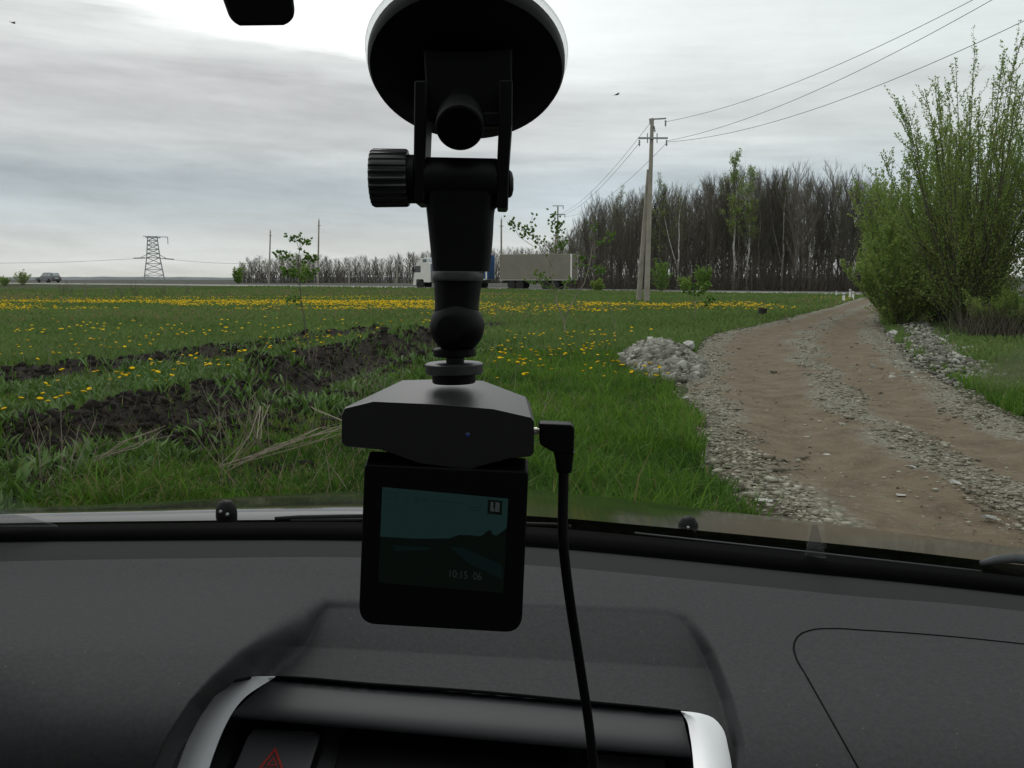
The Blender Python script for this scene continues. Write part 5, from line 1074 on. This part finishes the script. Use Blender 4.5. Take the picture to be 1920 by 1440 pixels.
for x0, x1, y0, y1 in ((702, 705, 1430, 1439), (708, 711, 1427, 1436), (719, 722, 1432, 1441), (733, 740, 1436, 1439), (740, 743, 1436, 1446), (704, 713, 1441, 1444)): b.slab([(x0, y0), (x1, y0 + .3), (x1, y1), (x0, y1)], FY(-.0026), .0004)
b.build('clock_digits', mat('dim_digits', (.06, .065, .065), .5), dp)
b = MB(); b.slab([(1088, 1418), (1096, 1410), (1256, 1424), (1268, 1434), (1270, 1500), (1080, 1500)], FY(-.002), .012); b.build('button_frame', M['gap'], face, bevel=.0008)
b = MB(); b.slab([(1106, 1422), (1250, 1434), (1260, 1500), (1098, 1500)], FY(-.005), .012); b.build('console_button', mat('button_plastic_dark', (.028, .028, .03), .55), face, bevel=.0012)
# silver side trims
SL = .00042
def trim(outer, ridge, inner, yo, yr, yi, name='silver_trim'):
    n = 26; yref = outer[0][1]
    def rs(P):
        P = np.array(P, float); d = np.r_[0, np.cumsum(np.hypot(*np.diff(P, axis=0).T))]; s = np.linspace(0, d[-1], n); return np.stack([cr(d, P[:, 0], s), cr(d, P[:, 1], s)], 1)
    O, Rg, I = rs(outer), rs(ridge), rs(inner); b = MB(); f = lambda v: v
    rw = []
    for k, (A, yy) in enumerate(((O, yo), ((O + Rg) / 2, (yo + yr * 2) / 3), (Rg, yr), ((Rg + I) / 2, (yr + yi) / 2), (I, yi))): rw.append([PT(x, y, yy - SL * max(0, y - yref)) for x, y in A])
    back = [PT(x, y, yo + .03 - SL * max(0, y - yref)) for x, y in O]; back2 = [PT(x, y, yi + .03 - SL * max(0, y - yref)) for x, y in I]; b.rows([back] + rw + [back2]); o = b.build(name, M['silver'], car, True, auto=30); return o
YC = ydash(515, 1268)
trim([(516, 1268), (470, 1269), (435, 1279), (402, 1302), (376, 1340), (350, 1392), (328, 1450), (300, 1540)], [(516, 1269), (478, 1275), (446, 1290), (418, 1322), (392, 1365), (372, 1410), (358, 1455), (340, 1540)], [(516, 1270), (488, 1287), (462, 1305), (440, 1330), (420, 1366), (403, 1408), (389, 1450), (365, 1540)], YC - .0375, YC - .040, YC - .037)
YR = ydash(1290, 1335)
trim([(1276, 1333), (1310, 1337), (1337, 1346), (1355, 1366), (1366, 1405), (1374, 1450), (1385, 1540)], [(1277, 1334), (1300, 1345), (1312, 1362), (1320, 1390), (1326, 1425), (1330, 1455), (1338, 1540)], [(1277, 1335), (1288, 1352), (1293, 1375), (1297, 1400), (1300, 1430), (1302, 1455), (1306, 1540)], YR - .0375, YR - .040, YR - .037)
b = MB(); q = PT(1177, 1375, FY(-.028)(1177, 1375)); b.add([q, q + Vector((.004, .001, .0005)), q + Vector((.0025, .0, .002)), q + Vector((.0005, 0, .0018))], [(0, 1, 2, 3)]); b.add([q + Vector((0, .001, -.0006)), q + Vector((.004, .002, 0)), q + Vector((.0025, .001, .0012))], [(0, 1, 2)]); o = b.build('leaf_crumb', mat('dry_crumb', (.33, .26, .15), .9)); tag(o, 'tiny tan crumb lying on the soft trim right of the cable', 'crumb')
# body shell around the viewer
b = MB(); zr = 1.47; X0 = .74
b.add([(-X0, .30, zr), (X0, .05, zr), (X0, -2.0, zr), (-X0, -2.0, zr)], [(0, 1, 2, 3)]); b.add([(-X0, .30, zr + .03), (X0, .05, zr + .03), (X0, -2.0, zr + .03), (-X0, -2.0, zr + .03)], [(0, 1, 2, 3)])
b.add([(-X0, -2, .35), (X0, -2, .35), (X0, -2, 1.0), (-X0, -2, 1.0)], [(0, 1, 2, 3)]); b.add([(-X0, -2, 1.36), (X0, -2, 1.36), (X0, -2, zr), (-X0, -2, zr)], [(0, 1, 2, 3)])
b.add([(-X0, -2, .35), (X0, -2, .35), (X0, .9, .35), (-X0, .9, .35)], [(0, 1, 2, 3)])
for s, yy in ((-1, 1.05), (1, .80)):
    b.add([(s * X0, -2, .35), (s * X0, yy, .35), (s * X0, yy, .96), (s * X0, -2, .96)], [(0, 1, 2, 3)])
    b.add([(s * X0, -.75, .96), (s * X0, -.55, .96), (s * X0, -.45, zr), (s * X0, -.65, zr)], [(0, 1, 2, 3)])
    b.bar((s * X0, yy - .02, .95), (s * X0 * .92, yy - .78, zr), .07, .09)
b.add([(-.7, .62, .35), (.7, .55, .35), (.7, .45, .88), (-.7, .58, .80)], [(0, 1, 2, 3)])
b.build('cabin_shell', M['cloth'], car)
b = MB()
for s, yy in ((-1, 1.0), (1, .75)): b.add([(s * X0 * .995, -.55, .97), (s * X0 * .995, yy, .97), (s * X0 * .94, yy - .74, zr - .01), (s * X0 * .95, -.45, zr - .01)], [(0, 1, 2, 3)])
b.build('side_window', m, car)
# rear-view mirror: its lower end hangs into the picture
mb = MB(); outl = [(410, -30), (400, -80), (385, -190), (500, -240), (518, -150), (545, -40), (551, 0), (554, 25), (547, 41), (532, 48), (450, 49), (436, 42), (428, 28), (418, 0)]
mb.slab(outl, .30, .022, 0, .0075, -.0066); mir = mb.build('mirror', M['black'], car, bevel=.003)
b = MB(); b.tube([PT(450, -180, .33), PT(470, -330, .30) + Vector((0, 0, 0))], .011, 12); b.build('mirror_stalk', M['black'], mir, True)
# ================================================================== WINDSCREEN MOUNT
cpt = Vector(glass_hit(876, 88)); NRM = Vector((0, -math.sin(R(33)), -math.cos(R(33)))); cpt = cpt + NRM * .006
mt_ = thing('windscreen_mount', 'black suction mount with ribbed knob stuck to the windscreen', 'mount', cpt)
M['clear'] = bpy.data.materials.new('clear_cup_rim'); M['clear'].use_nodes = True; t = M['clear'].node_tree; n_ = t.nodes; bs = n_['Principled BSDF']; bs.inputs['Base Color'].default_value = (.75, .78, .78, 1); bs.inputs['Roughness'].default_value = .2; _t1 = n_.new('ShaderNodeBsdfTranslucent'); _t1.inputs[0].default_value = (.9, .93, .93, 1); _t2 = n_.new('ShaderNodeBsdfTransparent'); _m1 = n_.new('ShaderNodeMixShader'); _m1.inputs[0].default_value = .45; _m2 = n_.new('ShaderNodeMixShader'); _m2.inputs[0].default_value = .12; t.links.new(_t1.outputs[0], _m1.inputs[1]); t.links.new(_t2.outputs[0], _m1.inputs[2]); t.links.new(_m1.outputs[0], _m2.inputs[1]); t.links.new(bs.outputs[0], _m2.inputs[2]); t.links.new(_m2.outputs[0], n_['Material Output'].inputs[0])
k_ = cpt.y / FPX; b = MB(); b.lathe([(.040, .001), (181 * k_, .001), (183 * k_, .002), (182 * k_, .0035), (178 * k_, .0042), (.040, .0045)], cpt - NRM * .002, NRM, 72); b.build('suction_cup', M['clear'], mt_, True, auto=40)
b = MB(); b.lathe([(.020, .0028), (176 * k_, .0028), (177 * k_, .004), (176 * k_, .008), (171 * k_, .0105), (165 * k_, .0112), (150 * k_, .0125), (120 * k_, .017), (.022, .0185)], cpt, NRM, 72); b.build('cup_housing', M['black'], mt_, True, auto=35)
Ym = cpt.y - .012; Yh = .395
b = MB(); TP = lambda x: PT(x, 60, Ym - .005)
# raised block behind the bracket
o_ = [(786, 14), (800, -25), (955, -25), (962, 30), (960, 150), (934, 236), (885, 232), (800, 230), (797, 150)]
b.slab(o_, Yh + .006, .022, 0, .009); b.build('bracket_block', M['black'], mt_, bevel=.0015)
for arm in ([(777, 150), (800, 150), (800, 228), (797, 300), (797, 380), (776, 381), (775, 300)], [(936, 150), (961, 150), (960, 232), (955, 300), (952, 386), (948, 390), (931, 389), (932, 300), (935, 230)]):
    b = MB(); b.slab(arm, Yh - .010, .026); b.build('bracket_arm', M['black'], mt_, bevel=.001)
q = PT(862, 240, Yh - .018); ax = Vector((.02, -.80, -.50)); b = MB(); b.lathe([(.0062, -.030), (.0070, -.014), (.0098, -.012), (.0102, -.002), (.0098, .0), (.009, .0006)], q, ax, 40); b.build('lock_lever', M['black'], mt_, True, auto=35)
b = MB(); b.box(PT(914, 226, Yh - .004), (.012, .006, .006)); b.build('lever_tab', M['black'], mt_, bevel=.0008)
hc = PT(866, 340, Yh); kk = Yh / FPX
b = MB(); b.lathe([(44 * kk, PT(798, 340, Yh).x - hc.x), (45.5 * kk, PT(801, 340, Yh).x - hc.x), (45.5 * kk, PT(929, 340, Yh).x - hc.x), (44 * kk, PT(932, 340, Yh).x - hc.x)], hc + Vector((0, 0, -.0008)), (1, 0, -.02), 40); b.build('hinge_barrel', M['black'], mt_, True, auto=40)
# ribbed knob
b = MB(); n = 120; xs_ = [(697, .93), (699, .97), (703, 1), (762, .985), (766, .95)]; vs = []
for x, f in xs_:
    for j in range(n):
        th_ = 2 * math.pi * j / n; rr_ = 53 * kk * f * (1 - .045 * (math.cos(th_ * 24) > .1)); vs.append(Vector((PT(x, 334, Yh).x, Yh, PT(731, 334, Yh).z)) + Vector((0, math.cos(th_) * rr_, math.sin(th_) * rr_)))
fs = [(i * n + j, i * n + (j + 1) % n, (i + 1) * n + (j + 1) % n, (i + 1) * n + j) for i in range(len(xs_) - 1) for j in range(n)] + [tuple(range(n)), tuple(range((len(xs_) - 1) * n, len(xs_) * n))]
b.add(vs, fs); kn = b.build('knob', mat('knob_plastic', (.014, .015, .017), .35), mt_, True, auto=25)
b = MB(); b.lathe([(44 * kk, 0), (44 * kk, .0035)], PT(764, 336, Yh), (1, 0, 0), 30); b.lathe([(30 * kk, .003), (30 * kk, .006)], PT(764, 338, Yh), (1, 0, 0), 30); b.build('knob_collar', M['black'], kn, True, auto=40)
b = MB(); b.lathe([(25 * kk, 0), (25 * kk, .0012), (21 * kk, .0022), (10 * kk, .0028)], PT(951, 345, Yh), (1, 0, 0), 24); b.build('bolt_cap', M['black'], mt_, True, auto=40)
def rrect(cx, cy, hw, hd, k=6, r_=.35):
    pts = []; r = min(hw, hd) * r_
    for qx, qy, a0 in ((1, 1, 0), (-1, 1, 90), (-1, -1, 180), (1, -1, 270)):
        for i in range(k + 1):
            a = R(a0 + 90 * i / k); pts.append((cx + qx * (hw - r) + r * math.cos(a), cy + qy * (hd - r) + r * math.sin(a)))
    return pts
def column(secs, name, mtl, parent, r_=.45, auto=40):
    """secs: list of (py, x left px, x right px, Y, half depth m)"""
    b = MB(); prev = None; rings = []
    for py, xl, xr, yy, hd in secs:
        A = PT(xl, py, yy); C = PT(xr, py + (xr - xl) * .012, yy); cx = (A.x + C.x) / 2; hw = (C.x - A.x) / 2; tilt = (C.z - A.z) / (C.x - A.x)
        rings.append([Vector((x, y, (A.z + C.z) / 2 + (x - cx) * tilt)) for x, y in rrect(cx, yy, hw, hd, 6, r_)])
    n = len(rings[0]); b.rows([r + [r[0]] for r in rings]); b.add(rings[0], [tuple(range(n))]); b.add(rings[-1], [tuple(range(n))]); return b.build(name, mtl, parent, True, auto=auto)
column([(345, 799, 931, .395, .010), (382, 800, 929, .395, .010), (400, 802, 926, .394, .0098), (440, 806, 924, .392, .009), (480, 810, 921, .390, .0085), (508, 813, 917, .388, .0080)], 'mount_arm', M['black'], mt_, .5)
column([(509, 812, 906.5, .387, .0105), (512, 811, 907, .387, .0108), (523, 811, 906, .3865, .0108), (526, 812, 905, .3865, .0105)], 'arm_ring', mat('grey_ring', (.05, .052, .055), .4), mt_, .8)
column([(526, 814, 903, .386, .009), (550, 815, 900, .385, .0085), (572, 816, 897, .384, .0085), (590, 814, 899, .384, .0088), (612, 812, 902, .384, .009)], 'lower_arm', M['black'], mt_, .8)
bc = PT(857, 612, .383); b = MB(); rb_ = 51 * .383 / FPX; b.lathe([(rb_ * math.sin(a), -rb_ * math.cos(a)) for a in np.linspace(.05, 2.45, 26)], bc, (0, 0, -1) , 44)
b.lathe([(rb_ * math.sin(a), -rb_ * math.cos(a)) for a in np.linspace(.05, 3.09, 26)], bc, (0, 0, 1), 44); b.build('ball_socket', M['black'], mt_, True)
b = MB(); b.lathe([(.0055, 0), (.0058, .0006), (.0040, .0012)], bc + Vector((-.002, -rb_ * .96, -.0005)), (0, -1, .1), 24); b.build('ball_pin', M['black'], mt_, True, auto=40)
def disc(py0, py1, xl, xr, yy, name, mtl, parent, n=48, bev=.12):
    A = PT((xl + xr) / 2, py0, yy); C = PT((xl + xr) / 2, py1, yy); r = (xr - xl) / 2 * yy / FPX; h = A.z - C.z; b = MB(); b.lathe([(r * .94, 0), (r, h * bev), (r, h * (1 - bev)), (r * .94, h)], A, (.012, -.0, -1), n); return b.build(name, mtl, parent, True, auto=40)
disc(653, 668, 812, 892, .383, 'neck_collar', M['black'], mt_); disc(660, 684, 836, 870, .383, 'neck_screw', M['black_matte'], mt_)
disc(680, 701, 797, 906, .383, 'thumb_nut', mat('nut_plastic', (.02, .022, .024), .4), mt_); disc(699, 718, 810, 892, .383, 'neck_foot', M['black'], mt_)
# ================================================================== DASH CAMERA
YFc, YBc = .350, .405
dc_ = thing('dash_camera', 'black dash camera with folded down screen hanging under the windscreen mount', 'dash camera', PT(820, 800, YFc))
Fp = [(641, 778), (647, 766), (700, 753), (810, 758), (925, 767), (995, 783), (1001, 790), (1001, 848), (994, 855), (960, 858), (905, 872), (880, 880), (785, 868), (715, 842), (647, 836), (641, 828)]
Bp = [(668, 762), (682, 748), (755, 713), (830, 711), (905, 714), (985, 744), (993, 754), (993, 800), (985, 810), (955, 815), (905, 830), (880, 838), (785, 832), (715, 812), (680, 806), (668, 798)]
A = [PT(x, y, YFc) for x, y in Fp]; B_ = [PT(x, y, YBc) for x, y in Bp]
A1 = [PT(x, y, YFc + .0025) for x, y in [(x + (820 - x) * -.002, y - (2 if y < 800 else -1)) for x, y in Fp]]
b = MB(); b.loft(A, A1, 0, True, False); b.loft(A1, B_, 0, False, True); M['cambody'] = mat('camera_body_plastic', (.007, .0073, .0076), .42, bump=.12, bscale=1600, bdist=.0004, spec=.5)
body = b.build('camera_body', M['cambody'], dc_, True, auto=28)
b = MB(); b.lathe([(.0009, 0), (.0009, .0004)], PT(877, 815, YFc - .0002), (0, -1, 0), 14); b.build('status_light', mat('blue_light', (.01, .02, .06), .3, emit=(.05, .12, .5), estr=.05), body, True)
b = MB(); b.slab([(786, 862), (905, 868), (903, 890), (784, 884)], YFc + .004, .012); b.build('screen_hinge', M['black'], dc_, bevel=.001)
def rpoly(c, rads, k=8):
    out = []; n = len(c)
    for i in range(n):
        p = Vector(c[i]); a = Vector(c[i - 1]); e = Vector(c[(i + 1) % n]); r = rads[i]; u = (a - p).normalized(); v = (e - p).normalized(); s, t2 = p + u * r, p + v * r
        for j in range(k + 1):
            t = j / k; out.append(tuple(s * (1 - t) ** 2 + p * 2 * t * (1 - t) + t2 * t * t))
    return out
pan = rpoly([(683, 872), (991, 886), (978, 1188), (672, 1170)], [8, 8, 34, 34]); YP = YFc - .001
A = [PT(x, y, YP - .0) for x, y in pan]; tl = Vector((0, .0125, .0035)); b = MB(); b.loft(A, [p + tl for p in A]); M['panel'] = mat('screen_panel_plastic', (.002, .002, .0022), .5, spec=.15); pn = b.build('screen_panel', M['panel'], dc_, bevel=.0007)
# live picture: an emitting display
def emat(nm, c, s): return mat(nm, (.003, .003, .003), .15, emit=c, estr=s)
E = [emat('display_sky', (.030, .085, .080), .18), emat('display_land', (.004, .010, .007), .25), emat('display_trees', (.005, .016, .015), .3), emat('display_icon', (.05, .06, .06), .4), emat('display_icon_dim', (.018, .05, .047), .24), emat('display_digits', (.05, .07, .065), .2)]
def scr(u, v):   # display coordinates 0..1
    tlc, trc, brc, blc = np.array((717, 913.)), np.array((953, 935.)), np.array((944, 1112.)), np.array((709, 1092.)); p = (tlc * (1 - u) + trc * u) * (1 - v) + (blc * (1 - u) + brc * u) * v; return p
def spoly(b, uv, mi, l): b.add([PT(*scr(u, v), YP - .0004 - l * .00015) for u, v in uv], [tuple(range(len(uv)))], mi)
b = MB(); hzn = [(0, .52), (.12, .515), (.26, .51), (.36, .50), (.46, .485), (.55, .475), (.58, .455), (.62, .43), (.70, .42), (.78, .425), (.81, .41), (.84, .37), (.87, .34), (.89, .39), (.92, .40), (.95, .37), (1, .31)]
for i in range(16): (u0, v0), (u1, v1) = hzn[i], hzn[i + 1]; spoly(b, [(u0, 0), (u1, 0), (u1, v1), (u0, v0)], 0, 0); spoly(b, [(u0, v0), (u1, v1), (u1, 1), (u0, 1)], 2 if u0 > .55 and False else 1, 0)
for u0, u1, v0, v1 in ((.045, .12, .05, .062), (.045, .12, .115, .127), (.045, .055, .05, .127), (.11, .12, .05, .127), (.12, .135, .075, .105), (.19, .20, .07, .12), (.26, .30, .07, .12), (.32, .36, .07, .12), (.42, .66, .085, .10), (.70, .78, .12, .13), (.70, .78, .145, .16)): spoly(b, [(u0, v0), (u1, v0), (u1, v1), (u0, v1)], 4, 1)
spoly(b, [(.84, .03), (.955, .03), (.955, .18), (.84, .18)], 1, 1); spoly(b, [(.862, .05), (.885, .05), (.885, .15), (.862, .15)], 3, 2); spoly(b, [(.90, .045), (.935, .055), (.935, .15), (.90, .15)], 3, 2); spoly(b, [(.862, .118), (.895, .118), (.895, .15), (.862, .15)], 3, 3); spoly(b, [(.55, .56), (.66, .56), (.97, .70), (.99, .86), (.72, .72)], 2, 1); spoly(b, [(.10, .60), (.40, .585), (.38, .62), (.12, .66)], 2, 1)
scn = b.build('display', E, pn)
def text_mesh(s, size):
    cu = bpy.data.curves.new('digits', 'FONT'); cu.body = s; cu.size = size; o = bpy.data.objects.new('tmp_digits', cu); COL.objects.link(o); dg = bpy.context.evaluated_depsgraph_get(); dg.update(); me = bpy.data.meshes.new_from_object(o.evaluated_get(dg)); bpy.data.objects.remove(o); return me
tm = text_mesh('10:15  06', 1.0); wv = max(v.co.x for v in tm.vertices); P0, P1, Pd = [PT(*scr(u, v), YP - .0008) for u, v in ((.55, .88), (.82, .885), (.55, .80))]
ux = (P1 - P0) / wv; uy = (P0 - Pd) / .7 * -1
for v in tm.vertices: q = P0 + ux * v.co.x + uy * v.co.y; v.co = q - dc_.location
tm.materials.clear(); tm.materials.append(E[5]); link('clock_digits', tm, scn)
# ================================================================== POWER CABLE
cb = thing('power_cable', 'black power cable with right angled plug in the side of the dash camera', 'cable', PT(1060, 830, .362))
Yc = .362; kc = Yc / FPX
b = MB(); b.lathe([(7 * kc, 0), (7 * kc, .0014), (5 * kc, .0016), (5 * kc, .0026)], PT(1001, 808, Yc), (1, 0, 0), 18); b.build('plug_tip', mat('plug_metal', (.6, .58, .5), .3, metal=.9), cb, True, auto=40)
b = MB(); pl = rpoly([(1011, 794), (1078, 797), (1076, 852), (1040, 850), (1012, 834)], [6, 12, 6, 10, 6], 5); b.slab(pl, Yc - .0045, .009); b.build('plug', M['black'], cb, bevel=.0016)
column([(846, 1037, 1077, Yc, .0045), (854, 1039, 1075, Yc, .0044), (862, 1041, 1074, Yc, .0042), (880, 1043, 1072, Yc, .0038), (884, 1044, 1071, Yc, .0036)], 'strain_relief', M['black'], cb, .7)
pts = [(1057, 876, .362), (1056, 930, .361), (1055, 985, .36), (1057, 1030, .36), (1063, 1085, .362), (1072, 1150, .366), (1083, 1220, .37), (1094, 1290, .374), (1103, 1350, .378), (1110, 1410, .38), (1114, 1470, .38), (1116, 1600, .38)]
P_ = np.array([PT(*p)[:] for p in pts]); d_ = np.arange(len(P_)); s_a = np.linspace(0, len(P_) - 1, 70); fin = np.stack([cr(d_, P_[:, i], s_a) for i in range(3)], 1)
b = MB(); b.tube([Vector(v) for v in fin], .00215, 14); b.build('cord', M['black'], cb, True)
